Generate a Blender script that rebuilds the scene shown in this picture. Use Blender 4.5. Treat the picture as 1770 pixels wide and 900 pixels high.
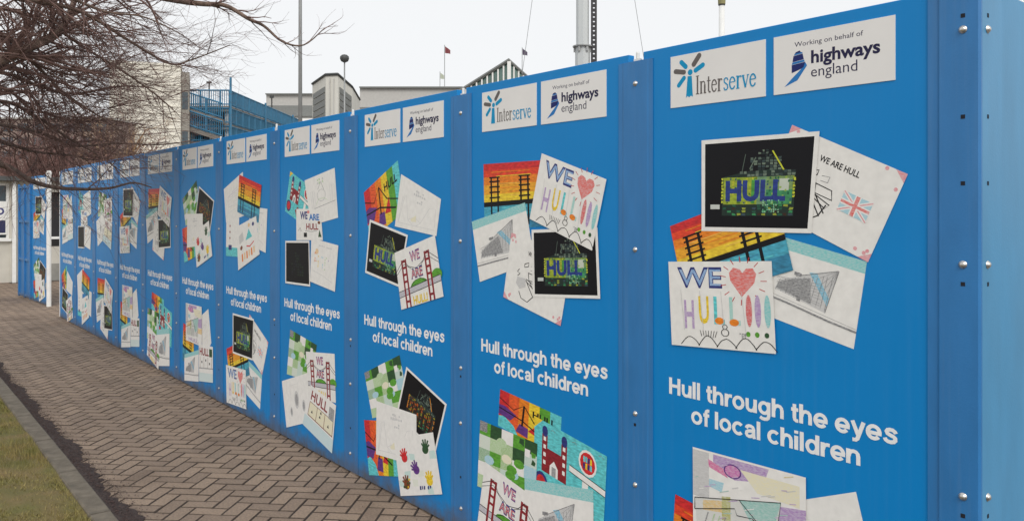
import bpy, bmesh, math, random
from mathutils import Vector
random.seed(7)
R = math.radians
for o in list(bpy.data.objects): bpy.data.objects.remove(o)
S = bpy.context.scene
COL = S.collection

# ------------------------------------------------------------------ camera
TH = R(39.25); F = 1377.0; CX, HY = 885.0, 364.0
CAM = Vector((-2.511, 0.0, 1.735))
cd = bpy.data.cameras.new('camera'); cam = bpy.data.objects.new('camera', cd); COL.objects.link(cam)
cam.location = CAM; cam.rotation_euler = (R(90), 0, -TH)
cd.sensor_width = 36.0; cd.lens = 36.0*F/1770.0
cd.shift_y = -(450-HY)/1770.0
cd.clip_start = 0.05; cd.clip_end = 3000
S.camera = cam
# ------------------------------------------------------------------ overcast sky
SUN_EL, SUN_AZ = R(40), R(205)        # compass azimuth, clockwise from +Y
w = bpy.data.worlds.new('World'); S.world = w; w.use_nodes = True
nt = w.node_tree; nt.nodes.clear()
sky = nt.nodes.new('ShaderNodeTexSky'); sky.sky_type = 'NISHITA'; sky.sun_disc = False
sky.sun_elevation = SUN_EL; sky.sun_rotation = SUN_AZ; sky.dust_density = 4.0; sky.ozone_density = 1.0
hsv = nt.nodes.new('ShaderNodeHueSaturation'); hsv.inputs['Saturation'].default_value = 0.25
mixn = nt.nodes.new('ShaderNodeMix'); mixn.data_type = 'RGBA'; mixn.inputs[0].default_value = 0.85
mixn.inputs[7].default_value = (7.2, 7.3, 7.4, 1)          # even cloud layer
bg = nt.nodes.new('ShaderNodeBackground'); bg.inputs[1].default_value = 0.1
wo = nt.nodes.new('ShaderNodeOutputWorld')
nt.links.new(sky.outputs[0], hsv.inputs['Color']); nt.links.new(hsv.outputs[0], mixn.inputs[6])
nt.links.new(mixn.outputs[2], bg.inputs[0]); nt.links.new(bg.outputs[0], wo.inputs[0])
# ------------------------------------------------------------------ veiled sun
sd = bpy.data.lights.new('sun', 'SUN'); sd.energy = 1.1; sd.angle = R(30); sd.color = (1, .96, .9)
sun = bpy.data.objects.new('sun', sd); COL.objects.link(sun)
sv = Vector((math.sin(SUN_AZ)*math.cos(SUN_EL), math.cos(SUN_AZ)*math.cos(SUN_EL), math.sin(SUN_EL)))
sun.rotation_euler = sv.to_track_quat('Z', 'Y').to_euler()
S.view_settings.view_transform = 'Standard'; S.view_settings.look = 'None'
S.view_settings.gamma = 1; S.view_settings.use_curve_mapping = False
S.view_settings.exposure = 0.45

# ------------------------------------------------------------------ helpers
sT, cT = math.sin(TH), math.cos(TH)
def at(x, y, d):                       # picture point + distance along the view axis -> place in the world
    xc = (x-CX)/F*d; zc = -(y-HY)/F*d
    return Vector((CAM.x + d*sT + xc*cT, CAM.y + d*cT - xc*sT, CAM.z + zc))
def wall(x, y):                        # picture point on the hoarding face -> (distance along wall, height)
    return 5766.0/(x+240.0) - 2.0515, CAM.z - (y-HY)*3.2427/(x+240.0)

def srgb(r, g, b):
    f = lambda c: (c/255/12.92) if c/255 <= .04045 else ((c/255+.055)/1.055)**2.4
    return (f(r), f(g), f(b))
MATS = {}
def mat(name, col, rough=.6, var=.12, scale=20, stretch=(1,1,1), metal=0, bump=0, bscale=80, col2=None, detail=4, spec=.5, rnd=None, coat=0):
    if name in MATS: return MATS[name]
    m = bpy.data.materials.new(name); m.use_nodes = True; n = m.node_tree.nodes; l = m.node_tree.links
    b = n['Principled BSDF']; b.inputs['Roughness'].default_value = rough; b.inputs['Metallic'].default_value = metal
    b.inputs['Specular IOR Level'].default_value = spec; b.inputs['Coat Weight'].default_value = coat
    tc = n.new('ShaderNodeTexCoord'); mp = n.new('ShaderNodeMapping'); mp.inputs['Scale'].default_value = stretch
    l.new(tc.outputs['Object'], mp.inputs[0])
    nz = n.new('ShaderNodeTexNoise'); nz.inputs['Scale'].default_value = scale; nz.inputs['Detail'].default_value = detail
    l.new(mp.outputs[0], nz.inputs['Vector'])
    rp = n.new('ShaderNodeValToRGB'); rp.color_ramp.elements[0].position = .3; rp.color_ramp.elements[1].position = .7
    c2 = col2 or tuple(min(1, c*(1+var)) for c in col); c1 = col if col2 else tuple(c*(1-var) for c in col)
    rp.color_ramp.elements[0].color = (*c1, 1); rp.color_ramp.elements[1].color = (*c2, 1)
    l.new(nz.outputs[0], rp.inputs[0]); out = rp.outputs[0]
    if rnd:
        src = n.new('ShaderNodeObjectInfo').outputs['Random'] if rnd == 'object' else n.new('ShaderNodeNewGeometry').outputs['Random Per Island']
        r2 = n.new('ShaderNodeValToRGB'); e = r2.color_ramp.elements
        e[0].color = (.80, .79, .79, 1); e[1].color = (1.08, 1.07, 1.05, 1)
        mm = n.new('ShaderNodeMix'); mm.data_type = 'RGBA'; mm.blend_type = 'MULTIPLY'; mm.inputs[0].default_value = 1
        l.new(src, r2.inputs[0]); l.new(out, mm.inputs[6]); l.new(r2.outputs[0], mm.inputs[7]); out = mm.outputs[2]
        geo = n.new('ShaderNodeNewGeometry')            # worn patches that run across many pieces
        n2 = n.new('ShaderNodeTexNoise'); n2.inputs['Scale'].default_value = 1.3; n2.inputs['Detail'].default_value = 6
        l.new(geo.outputs['Position'], n2.inputs['Vector'])
        r3 = n.new('ShaderNodeValToRGB'); r3.color_ramp.elements[0].position = .28; r3.color_ramp.elements[1].position = .46
        r3.color_ramp.elements[0].color = (.72, .70, .69, 1); r3.color_ramp.elements[1].color = (1, 1, 1, 1)
        m3 = n.new('ShaderNodeMix'); m3.data_type = 'RGBA'; m3.blend_type = 'MULTIPLY'; m3.inputs[0].default_value = 1
        l.new(n2.outputs[0], r3.inputs[0]); l.new(out, m3.inputs[6]); l.new(r3.outputs[0], m3.inputs[7]); out = m3.outputs[2]
    l.new(out, b.inputs['Base Color'])
    if bump:
        bn = n.new('ShaderNodeBump'); bn.inputs['Strength'].default_value = bump; bn.inputs['Distance'].default_value = .01
        n3 = n.new('ShaderNodeTexNoise'); n3.inputs['Scale'].default_value = bscale; n3.inputs['Detail'].default_value = 5
        l.new(tc.outputs['Object'], n3.inputs['Vector']); l.new(n3.outputs[0], bn.inputs['Height']); l.new(bn.outputs[0], b.inputs['Normal'])
    MATS[name] = m; return m
def ink(r, g, b, kind='flat'):          # print colours; paint and crayon show streaks of paper
    nm = 'ink_%s_%d_%d_%d' % (kind, r, g, b); c = srgb(r, g, b)
    if kind == 'flat': return mat(nm, c, .5, .05, 30, spec=.25)
    if kind == 'paint': return mat(nm, c, .5, .3, 35, (1, 1, 3))
    return mat(nm, c, .55, 0, 55, (1, 1.5, 5), col2=tuple(.45*x+.55*.75 for x in c))

class MB:
    def __init__(s): s.v = []; s.f = []; s.m = []; s.mats = []
    def mi(s, m):
        if m not in s.mats: s.mats.append(m)
        return s.mats.index(m)
    def poly(s, pts, m=None):
        i = len(s.v); s.v += [tuple(p) for p in pts]; s.f.append(tuple(range(i, i+len(pts)))); s.m.append(s.mi(m) if m else 0)
    def box(s, x0, x1, y0, y1, z0, z1, m=None):
        i = len(s.v); s.v += [(x,y,z) for z in (z0,z1) for (x,y) in ((x0,y0),(x1,y0),(x1,y1),(x0,y1))]
        for f in ((0,3,2,1),(4,5,6,7),(0,1,5,4),(1,2,6,5),(2,3,7,6),(3,0,4,7)):
            s.f.append(tuple(i+k for k in f)); s.m.append(s.mi(m) if m else 0)
    def prism(s, pts, vec, m=None):      # outline pts (list of Vector) pushed along vec
        n = len(pts); i = len(s.v); vec = Vector(vec)
        s.v += [tuple(p) for p in pts] + [tuple(Vector(p)+vec) for p in pts]
        k = s.mi(m) if m else 0
        s.f.append(tuple(i+j for j in range(n))); s.f.append(tuple(i+n+j for j in reversed(range(n)))); s.m += [k, k]
        for j in range(n):
            s.f.append((i+j, i+n+j, i+n+(j+1)%n, i+(j+1)%n)); s.m.append(k)
    def tube(s, pts, rad, sides=6, m=None, cap=True):
        pts = [Vector(p) for p in pts]; n = len(pts); i0 = len(s.v); k = s.mi(m) if m else 0
        if not hasattr(rad, '__len__'): rad = [rad]*n
        for j, p in enumerate(pts):
            d = (pts[min(j+1, n-1)] - pts[max(j-1, 0)])
            d = d.normalized() if d.length > 1e-9 else Vector((0,0,1))
            a = d.cross(Vector((0,0,1)) if abs(d.z) < .95 else Vector((1,0,0))).normalized(); b = d.cross(a)
            for q in range(sides):
                t = 2*math.pi*q/sides; s.v.append(tuple(p + (a*math.cos(t) + b*math.sin(t))*rad[j]))
        for j in range(n-1):
            for q in range(sides):
                s.f.append((i0+j*sides+q, i0+j*sides+(q+1)%sides, i0+(j+1)*sides+(q+1)%sides, i0+(j+1)*sides+q)); s.m.append(k)
        if cap:
            s.f.append(tuple(i0+q for q in reversed(range(sides)))); s.f.append(tuple(i0+(n-1)*sides+q for q in range(sides))); s.m += [k, k]
    def lathe(s, prof, axis_o, axis='x', sides=14, m=None):   # prof: (along, radius)
        i0 = len(s.v); k = s.mi(m) if m else 0
        for (h, r) in prof:
            for q in range(sides):
                t = 2*math.pi*q/sides; c, sn = math.cos(t)*r, math.sin(t)*r
                p = {'x': (h, c, sn), 'y': (c, h, sn), 'z': (c, sn, h)}[axis]
                s.v.append(tuple(Vector(axis_o)+Vector(p)))
        n = len(prof)
        for j in range(n-1):
            for q in range(sides):
                s.f.append((i0+j*sides+q, i0+j*sides+(q+1)%sides, i0+(j+1)*sides+(q+1)%sides, i0+(j+1)*sides+q)); s.m.append(k)
        s.f.append(tuple(i0+q for q in range(sides))); s.f.append(tuple(i0+(n-1)*sides+q for q in range(sides))); s.m += [k, k]
    def mesh(s, name, m=None):
        me = bpy.data.meshes.new(name); me.from_pydata(s.v, [], s.f)
        for x in ([m] if m else s.mats): me.materials.append(x)
        if not m: me.polygons.foreach_set('material_index', s.m)
        me.update(); return me
    def build(s, name, m=None, parent=None, smooth=False, fix=False):
        me = s.mesh(name, m)
        if fix:
            bm = bmesh.new(); bm.from_mesh(me); bmesh.ops.recalc_face_normals(bm, faces=bm.faces); bm.to_mesh(me); bm.free()
        if smooth: me.polygons.foreach_set('use_smooth', [True]*len(me.polygons))
        return link(name, me, parent)
def link(name, me, parent=None, loc=None):
    o = bpy.data.objects.new(name, me); COL.objects.link(o)
    if parent: o.parent = parent
    if loc: o.location = loc
    return o
def tag(o, label=None, cat=None, group=None, kind=None):
    if label: o['label'] = label
    if cat: o['category'] = cat
    if group: o['group'] = group
    if kind: o['kind'] = kind
    return o
def empty(name, loc=(0,0,0), rz=0, label=None, cat=None, group=None):
    o = bpy.data.objects.new(name, None); COL.objects.link(o); o.location = loc; o.rotation_euler = (0,0,rz)
    o.empty_display_size = .2
    return tag(o, label, cat, group)

# ------------------------------------------------------------------ materials
M_print = mat('print_blue', srgb(0, 130, 202), .42, .02, 3, spec=.3)
def weather(m, h=.22, amt=.85, streak=.025):
    n = m.node_tree.nodes; l = m.node_tree.links; b = n['Principled BSDF']; src = b.inputs['Base Color'].links[0].from_socket
    geo = n.new('ShaderNodeNewGeometry'); sep = n.new('ShaderNodeSeparateXYZ'); l.new(geo.outputs['Position'], sep.inputs[0])
    nz = n.new('ShaderNodeTexNoise'); nz.inputs['Scale'].default_value = 9; nz.inputs['Detail'].default_value = 8; nz.inputs['Roughness'].default_value = .7; l.new(geo.outputs['Position'], nz.inputs['Vector'])
    mr = n.new('ShaderNodeMapRange'); mr.inputs[1].default_value = 0; mr.inputs[2].default_value = h; mr.inputs[3].default_value = .62; mr.inputs[4].default_value = -.2; l.new(sep.outputs['Z'], mr.inputs[0])
    ad = n.new('ShaderNodeMath'); ad.operation = 'ADD'; l.new(mr.outputs[0], ad.inputs[0]); l.new(nz.outputs[0], ad.inputs[1])
    m2 = n.new('ShaderNodeMapRange'); m2.inputs[1].default_value = .62; m2.inputs[2].default_value = 1.1; m2.inputs[3].default_value = 0; m2.inputs[4].default_value = amt; l.new(ad.outputs[0], m2.inputs[0])
    mx = n.new('ShaderNodeMix'); mx.data_type = 'RGBA'; mx.inputs[7].default_value = (*srgb(92, 84, 74), 1); l.new(m2.outputs[0], mx.inputs[0]); l.new(src, mx.inputs[6])
    mp = n.new('ShaderNodeMapping'); mp.inputs['Scale'].default_value = (1, 30, .7); l.new(geo.outputs['Position'], mp.inputs[0])
    n2 = n.new('ShaderNodeTexNoise'); n2.inputs['Scale'].default_value = 1.4; n2.inputs['Detail'].default_value = 6; l.new(mp.outputs[0], n2.inputs['Vector'])
    m4 = n.new('ShaderNodeMapRange'); m4.inputs[1].default_value = .5; m4.inputs[2].default_value = .8; m4.inputs[3].default_value = 0; m4.inputs[4].default_value = streak; l.new(n2.outputs[0], m4.inputs[0])
    m5 = n.new('ShaderNodeMix'); m5.data_type = 'RGBA'; m5.inputs[7].default_value = (*srgb(150, 160, 166), 1); l.new(m4.outputs[0], m5.inputs[0]); l.new(mx.outputs[2], m5.inputs[6]); l.new(m5.outputs[2], b.inputs['Base Color'])
    r5 = n.new('ShaderNodeMapRange'); r5.inputs[1].default_value = .3; r5.inputs[2].default_value = .75; r5.inputs[3].default_value = .37; r5.inputs[4].default_value = .5; l.new(n2.outputs[0], r5.inputs[0]); l.new(r5.outputs[0], b.inputs['Roughness'])
    if not b.inputs['Normal'].links:
        n6 = n.new('ShaderNodeTexNoise'); n6.inputs['Scale'].default_value = 2.2; n6.inputs['Detail'].default_value = 1; l.new(geo.outputs['Position'], n6.inputs['Vector'])
        bp = n.new('ShaderNodeBump'); bp.inputs['Strength'].default_value = .25; bp.inputs['Distance'].default_value = .03; l.new(n6.outputs[0], bp.inputs['Height']); l.new(bp.outputs[0], b.inputs['Normal'])
weather(M_print)
M_steel = mat('painted_steel_blue', srgb(44, 118, 180), .38, .07, 14, (1, 1, .35), bump=.05, bscale=140)
M_steel_lit  = mat('lit_steel_blue', srgb(72, 143, 188), .4, .07, 9, (1, 1, .3), bump=.05, bscale=140)  # steel blue made lighter: brighter light on the return put into the colour
weather(M_steel, .25, .7, .1); weather(M_steel_lit, .25, .7, .12)
M_bolt  = mat('zinc_bolt', (.62, .6, .57), .3, .15, 90, metal=.85)
M_hole  = mat('dark_hole', (.01, .012, .02), .9)
M_plate = mat('white_vinyl', srgb(232, 230, 228), .42, .02, 8)
M_white = mat('white_paint', (.78, .78, .76), .5, .05, 12)
M_paver_o = mat('paver_single', srgb(142, 124, 108), .88, .22, 60, rnd='object', bump=.35, bscale=160)
M_paver_i = mat('paver_mass', srgb(142, 124, 108), .88, .22, 60, rnd='island', bump=.35, bscale=160)
M_edge = mat('dark_paver_edge', srgb(76, 65, 57), .95, .3, 50)  # chamfers and sides of the pavers, darker than their tops
M_joint = mat('joint_sand', srgb(50, 44, 40), .95, .3, 40)
M_kerb  = mat('concrete_kerb', srgb(106, 98, 86), .9, .3, 14, bump=.35, bscale=120)
M_soil  = mat('dark_soil', srgb(64, 53, 50), .95, .4, 60, bump=.8, bscale=90)
M_litter = mat('leaf_litter', srgb(70, 54, 50), .9, .5, 120, rnd='island')
M_turf  = mat('turf_soil', srgb(118, 100, 66), .95, .0, 4, col2=srgb(94, 94, 48), bump=.6, bscale=60)
M_grass = mat('grass_blades', srgb(156, 138, 88), .7, .0, 4, col2=srgb(116, 116, 56), rnd='island')
M_ground = mat('far_ground', srgb(120, 112, 102), .95, .15, .6)
M_bark  = mat('bark', srgb(112, 94, 84), .9, .35, 25, (1,1,.4), bump=.5, bscale=60)
M_twig  = mat('twig_bark', srgb(112, 88, 82), .85, .35, 8)

# ------------------------------------------------------------------ ground and path
g = MB(); g.poly([(-900,-900,-.06),(900,-900,-.06),(900,900,-.06),(-900,900,-.06)])
tag(g.build('ground', M_ground), kind='structure')
g = MB(); g.box(-1.6, .3, -3, 26, -.055, -.0075); g.box(.3005, 2.7, 14.6, 22.5, -.055, -.0075)
pave = tag(g.build('pavement', M_joint), kind='structure')
L, W, J, C = .200, .100, .006, .0045
def paver_verts(cx, cy, ang, top, tilt=(0,0)):
    out = []; ca, sa = math.cos(ang), math.sin(ang); hx, hy = L/2-J/2, W/2-J/2
    for (ix, z) in ((0, -.05), (0, -C), (C, 0)):
        for (sx, sy) in ((-1,-1),(1,-1),(1,1),(-1,1)):
            x, y = sx*(hx-ix), sy*(hy-ix)
            out.append((cx + x*ca - y*sa, cy + x*sa + y*ca, top + z + x*tilt[0] + y*tilt[1]))
    return out
PF = [(8,9,10,11)] + [(a+k, a+(k+1)%4, a+4+(k+1)%4, a+4+k) for a in (0,4) for k in range(4)]
paver_me = bpy.data.meshes.new('paver'); paver_me.from_pydata(paver_verts(0,0,0,0), [], PF); paver_me.materials.append(M_paver_o); paver_me.materials.append(M_edge)
paver_me.polygons.foreach_set('material_index', [0]+[1]*8)
spots = []
A45 = R(45)
for i in range(-260, 261):              # herringbone laid at 45 degrees to the hoarding
    for j in range(-140, 141):
        for k in (0, 1):
            # unit cell of 90 degree herringbone: vectors (W,W) and (2L/.. ,0)
            bx = i*W + j*2*L*0 ; by = i*W
            px = bx + j*2*L; py = by
            if k == 0: lx, ly, a = px + L/2, py + W/2, 0
            else: lx, ly, a = px + L + W/2, py + W - L/2 + 0, math.pi/2
            X = (lx-ly)*math.cos(A45); Y = (lx+ly)*math.sin(A45) + 12
            if -1.43 < X < .22 and 1.5 < Y < 24.5 or (.22 <= X < 2.6 and 15.0 < Y < 22.3):
                spots.append((X, Y, a + A45))
def img(X, Y, Z=0):
    v = Vector((X, Y, Z)) - CAM; d = v.x*sT + v.y*cT; xc = v.x*cT - v.y*sT
    return CX + F*xc/d, HY - F*v.z/d, d
vis, rest = [], []
for sp in spots:
    if img(sp[0], sp[1])[2] < .5: continue
    x, y, d = img(sp[0], sp[1])
    (vis if (-20 < x < 1790 and y < 915 and sp[0] < -.06) else rest).append((d, sp))
vis.sort(); single = vis[:300]; rest += vis[300:]
for d, (X, Y, a) in single:
    o = link('paver', paver_me, pave, (X, Y, random.uniform(-.003, .0)))
    o.rotation_euler = (random.uniform(-.012,.012), random.uniform(-.012,.012), a + random.uniform(-.01,.01))
V, FF = [], []
for d, (X, Y, a) in rest:
    i = len(V); V += paver_verts(X, Y, a + random.uniform(-.01,.01), random.uniform(-.003, 0), (random.uniform(-.012,.012), random.uniform(-.012,.012)))
    FF += [tuple(i+k for k in f) for f in PF]
me = bpy.data.meshes.new('pavers'); me.from_pydata(V, [], FF); me.materials.append(M_paver_i); me.materials.append(M_edge)
me.polygons.foreach_set('material_index', ([0]+[1]*8)*(len(FF)//9))
tag(link('distant_pavers', me, pave), kind='stuff')
# kerb
kerb = tag(empty('kerb'), kind='structure')
km = MB()
n = 6; prof = [(-.058,-.05),(.058,-.05),(.058,.018),(.050,.026),(-.050,.028),(-.058,.018)]
km.prism([Vector((x, .004, z)) for x, z in prof], (0, .906, 0)); kme = km.mesh('kerb_stone', M_kerb)
for i in range(26):
    o = link('kerb_stone', kme, kerb, (-1.46 + random.uniform(-.004,.004), .4 + i*.914, random.uniform(-.003,.003)))
    o.rotation_euler = (random.uniform(-.002,.002), random.uniform(-.01,.01), random.uniform(-.003,.003))
# turf beside the kerb
g = MB(); nx, ny = 34, 150
for i in range(nx+1):
    for j in range(ny+1):
        x = -1.515 - 5.0*(i/nx)**1.6; y = -2 + 24*j/ny
        g.v.append((x, y, .012 + .012*math.sin(x*7+y*3.1)*math.sin(y*4.3) + random.uniform(-.004,.004)))
for i in range(nx):
    for j in range(ny):
        a = i*(ny+1)+j; g.f.append((a, a+1, a+ny+2, a+ny+1)); g.m.append(0)
tag(g.build('turf', M_turf), kind='structure')
g = MB()
for k in range(60000):
    x = -1.53 - 1.9*random.random()**1.3; y = 2.6 + 8.4*random.random()
    h = random.uniform(.012, .045)*(1.3 if math.sin(x*5+y*2.3)+math.sin(y*3.7-x*2) > .3 else .7); a = random.random()*6.28; wd = random.uniform(.0016, .004)
    dx, dy = math.cos(a)*wd, math.sin(a)*wd; lx, ly = random.gauss(0,.012), random.gauss(0,.012)
    z = .008
    g.poly([(x-dx,y-dy,z),(x+dx,y+dy,z),(x+lx,y+ly,z+h)])
tag(g.build('grass', M_grass), 'short patchy green and brown grass beside the concrete kerb', 'grass', kind='stuff')
# dark soil spilled along the kerb over the pavers
g = MB(); ny = 420
def soil_w(y): return .085 + .02*math.sin(y*3.1) + .02*math.sin(y*7.7+1) + .05*abs(((y*7.07) % 1)-.5) + random.uniform(-.012,.018)
rows = []
for j in range(ny+1):
    y = 1.5 + 14.5*j/ny; wd = max(.03, soil_w(y)*(1.0 if y < 11 else max(.2, 1-(y-11)/5)))
    rows.append([(-1.402 + wd*t, y, (.012 + random.uniform(-.004,.006))*(1-t**2)+.001) for t in (0,.25,.5,.75,1)])
for r_ in rows: g.v += r_
for j in range(ny):
    for q in range(4):
        a = j*5+q; g.f.append((a, a+1, a+6, a+5)); g.m.append(0)
tag(g.build('soil_strip', M_soil), kind='structure')
g = MB()
for k in range(9000):
    y = random.uniform(2.0, 15); t = abs(random.gauss(0, .075)); x = -1.39 + t
    if k % 14 == 0: x = random.uniform(-1.3, -.02)
    elif k % 9 == 0: x = -.01 - abs(random.gauss(0, .035))
    s_ = random.uniform(.003, .010); a = random.random()*6.28; z = .014*max(0, 1-t/.16) + .002 + random.random()*.005
    if k % 14 == 0 or k % 9 == 0: s_ *= .6; z = .003
    c, s1 = math.cos(a)*s_, math.sin(a)*s_
    g.poly([(x+c,y+s1,z+random.random()*.005),(x-s1*.5,y+c*.5,z),(x-c,y-s1,z+random.random()*.004),(x+s1*.5,y-c*.5,z)])
tag(g.build('leaf_litter', M_litter), 'dark leaf litter and bark chips scattered along the kerb', 'leaf litter', kind='stuff')

# ------------------------------------------------------------------ lettering
# strokes of a plain bold grotesque for the slogan: x-height 200, capitals 275
def arc_(cx, cy, rx, ry, a0, a1, n=16): return [(cx+rx*math.cos(R(a0+(a1-a0)*i/n)), cy+ry*math.sin(R(a0+(a1-a0)*i/n))) for i in range(n+1)]
_arch = [(34,105),(44,148),(66,172),(94,179),(124,173),(144,152),(152,112),(152,0)]
STROKES = {
 'H': (232, [[(28,0),(28,275)], [(182,0),(182,275)], [(28,142),(182,142)]]),
 'u': (196, [[(152,0),(152,200)], [(28,200),(28,88),(36,48),(56,27),(86,21),(114,28),(136,52),(146,95)]]),
 'l': (76, [[(28,0),(28,275)]]), 'i': (76, [[(28,0),(28,200)], [(28,232),(28,275)]]),
 't': (116, [[(50,258),(50,62),(57,32),(76,21),(104,22)], [(4,179),(104,179)]]),
 'h': (196, [[(28,0),(28,275)], _arch]), 'n': (196, [[(28,0),(28,200)], _arch]),
 'r': (128, [[(28,0),(28,200)], [(34,105),(44,146),(64,170),(90,177),(122,175)]]),
 'o': (206, [arc_(96,100,71,81,0,360,24)]), 'c': (190, [arc_(96,100,71,81,42,318,20)]),
 'e': (200, [arc_(96,100,71,81,0,322,22), [(50,92),(190,92)]]),
 'd': (204, [arc_(92,100,66,81,0,360,22), [(162,0),(162,275)]]),
 'g': (204, [arc_(92,104,66,77,0,360,22), [(162,200),(162,0),(154,-34),(132,-54),(98,-60),(62,-56),(32,-38)]]),
 'y': (188, [[(24,200),(94,12)], [(162,200),(100,8),(86,-34),(66,-55),(24,-56)]]),
 's': (184, [[(156,140),(144,164),(118,179),(88,181),(60,172),(48,150),(58,126),(90,110),(126,98),(148,80),(150,50),(132,28),(98,18),(64,22),(38,38),(28,64)]]),
 'f': (114, [[(50,0),(50,214),(57,244),(76,255),(106,253)], [(4,179),(104,179)]]),
 'a': (192, [[(34,136),(46,164),(72,180),(104,180),(134,168),(146,138),(147,60),(150,28),(158,0)], [(146,114),(104,107),(62,98),(40,80),(36,54),(48,30),(74,20),(104,26),(130,44),(146,72)]])}
def sans(body, x0, x1, yb, ch, m):          # one mesh for each word
    SP = 84; tot = sum(SP if c_ == ' ' else STROKES[c_][0] for c_ in body); sx, sy = (x1-x0)/tot, ch/275; x = 0; out = []
    for word in body.split(' '):
        mb = MB()
        for c_ in word:
            for q, pts in enumerate(STROKES[c_][1]):
                o_ = Art(lambda px, py, x=x: (-(x0+(x+px)*sx), yb+py*sy), .001); o_.k = q; o_.mb = mb
                o_.line(pts, 55 if len(pts) < 3 and pts[0][0] == pts[-1][0] else 51, m)
            x += STROKES[c_][0]
        x += SP; out.append(mb.mesh('slogan_word'))
    return out
TXT = {}
def text_mesh(body, bold):
    key = (body, bold)
    if key in TXT: return TXT[key]
    c = bpy.data.curves.new('t', 'FONT'); c.body = body; c.size = 1; c.offset = bold; c.resolution_u = 3; c.dimensions = '2D'; c.fill_mode = 'BOTH'
    o = bpy.data.objects.new('t', c); COL.objects.link(o); dg = bpy.context.evaluated_depsgraph_get()
    e = o.evaluated_get(dg); m = e.to_mesh(); vs = [(v.co.x, v.co.y) for v in m.vertices]; fs = [tuple(p.vertices) for p in m.polygons]
    e.to_mesh_clear(); bpy.data.objects.remove(o); bpy.data.curves.remove(c)
    TXT[key] = (vs, fs); return vs, fs
class Art:
    """flat print: shapes in a unit square laid in thin layers, mapped onto the board by map(x, y) -> (y, z)"""
    EPS = 2.5e-5
    def __init__(s, mp, off): s.mp = mp; s.off = off; s.mb = MB(); s.k = 0
    def put(s, pts, m):
        d = -(s.off + s.k*s.EPS)
        s.mb.poly([(d, *s.mp(x, y)) for x, y in pts], m)
    def up(s): s.k += 1
    def poly(s, pts, m): s.put(pts, m); s.up()
    def rect(s, x0, y0, x1, y1, m): s.poly([(x0,y0),(x1,y0),(x1,y1),(x0,y1)], m)
    def disc(s, x, y, r, m, ry=None, n=14): s.poly([(x+r*math.cos(6.2832*i/n), y+(ry or r)*math.sin(6.2832*i/n)) for i in range(n)], m)
    def ring(s, x, y, r, w_, m, ry=None, n=18):
        ry = ry or r; s.line([(x+r*math.cos(6.2832*i/n), y+ry*math.sin(6.2832*i/n)) for i in range(n+1)], w_, m)
    def line(s, pts, wd, m):
        n = len(pts); lo, hi = [], []
        for i, (x, y) in enumerate(pts):
            a, b = pts[max(i-1,0)], pts[min(i+1,n-1)]; dx, dy = b[0]-a[0], b[1]-a[1]; ln = math.hypot(dx,dy) or 1
            ox, oy = -dy/ln*wd/2, dx/ln*wd/2; lo.append((x-ox,y-oy)); hi.append((x+ox,y+oy))
        for i in range(n-1): s.put([lo[i], lo[i+1], hi[i+1], hi[i]], m)
        s.up()
    def text(s, body, x0, x1, yb, ch, m, bold=0., rot=0, slope=0):
        vs, fs = text_mesh(body, bold); mx = max(v[0] for v in vs); mn = min(v[0] for v in vs)
        ca, sa = math.cos(rot), math.sin(rot); d = -(s.off + s.k*s.EPS)
        k = s.mb.mi(m); i = len(s.mb.v)
        for vx, vy in vs:
            px, py = (vx-mn)/(mx-mn)*(x1-x0), vy/.73*ch + slope*(vx-mn)/(mx-mn)
            s.mb.v.append((d, *s.mp(x0 + px*ca - py*sa, yb + px*sa + py*ca)))
        for f in fs: s.mb.f.append(tuple(i+q for q in f)); s.mb.m.append(k)
        s.up()
    def cells(s, x0, y0, x1, y1, nx, ny, mats_, p=1, jit=.35):   # loose dabs, never overlapping
        for i in range(nx):
            for j in range(ny):
                if random.random() > p: continue
                w_, h_ = (x1-x0)/nx, (y1-y0)/ny; a = lambda: random.uniform(.0, jit)
                s.put([(x0+(i+a())*w_, y0+(j+a())*h_), (x0+(i+1-a())*w_, y0+(j+a())*h_), (x0+(i+1-a())*w_, y0+(j+1-a())*h_), (x0+(i+a())*w_, y0+(j+1-a())*h_)], random.choice(mats_))
        s.up()
    def wob(s, pts, wd, m, amp=.006):
        s.line([(x+random.uniform(-amp,amp), y+random.uniform(-amp,amp)) for x, y in pts], wd, m)

PAPER = ink(236, 234, 230); BLK = ink(22, 22, 26); NIGHT = ink(14, 14, 20); GREY = ink(120, 120, 122, 'crayon'); LG = ink(196, 195, 194, 'crayon')
DG = ink(80, 80, 84, 'crayon'); PINK = ink(226, 130, 140, 'crayon'); RED = ink(205, 40, 44, 'paint'); ORG = ink(240, 130, 30, 'paint'); YEL = ink(245, 200, 50, 'paint')
TEAL = ink(110, 200, 200, 'crayon'); TEALP = ink(96, 200, 205, 'paint'); BLU = ink(50, 120, 190, 'paint'); SEA = ink(50, 130, 165, 'paint'); NAVY = ink(40, 50, 120, 'paint'); PUR = ink(96, 50, 130, 'paint')
GRN = ink(90, 160, 50, 'paint'); LGN = ink(170, 205, 140, 'crayon'); DGN = ink(40, 80, 45, 'paint'); DRED = ink(140, 30, 40, 'paint'); LIL = ink(170, 130, 190, 'crayon'); HRT = ink(225, 80, 70, 'crayon')
CREAM = ink(236, 228, 190, 'crayon'); LBLU = ink(150, 205, 220, 'crayon'); SKIN = ink(235, 190, 120, 'crayon'); BROWN = ink(120, 60, 30, 'paint')

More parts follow.
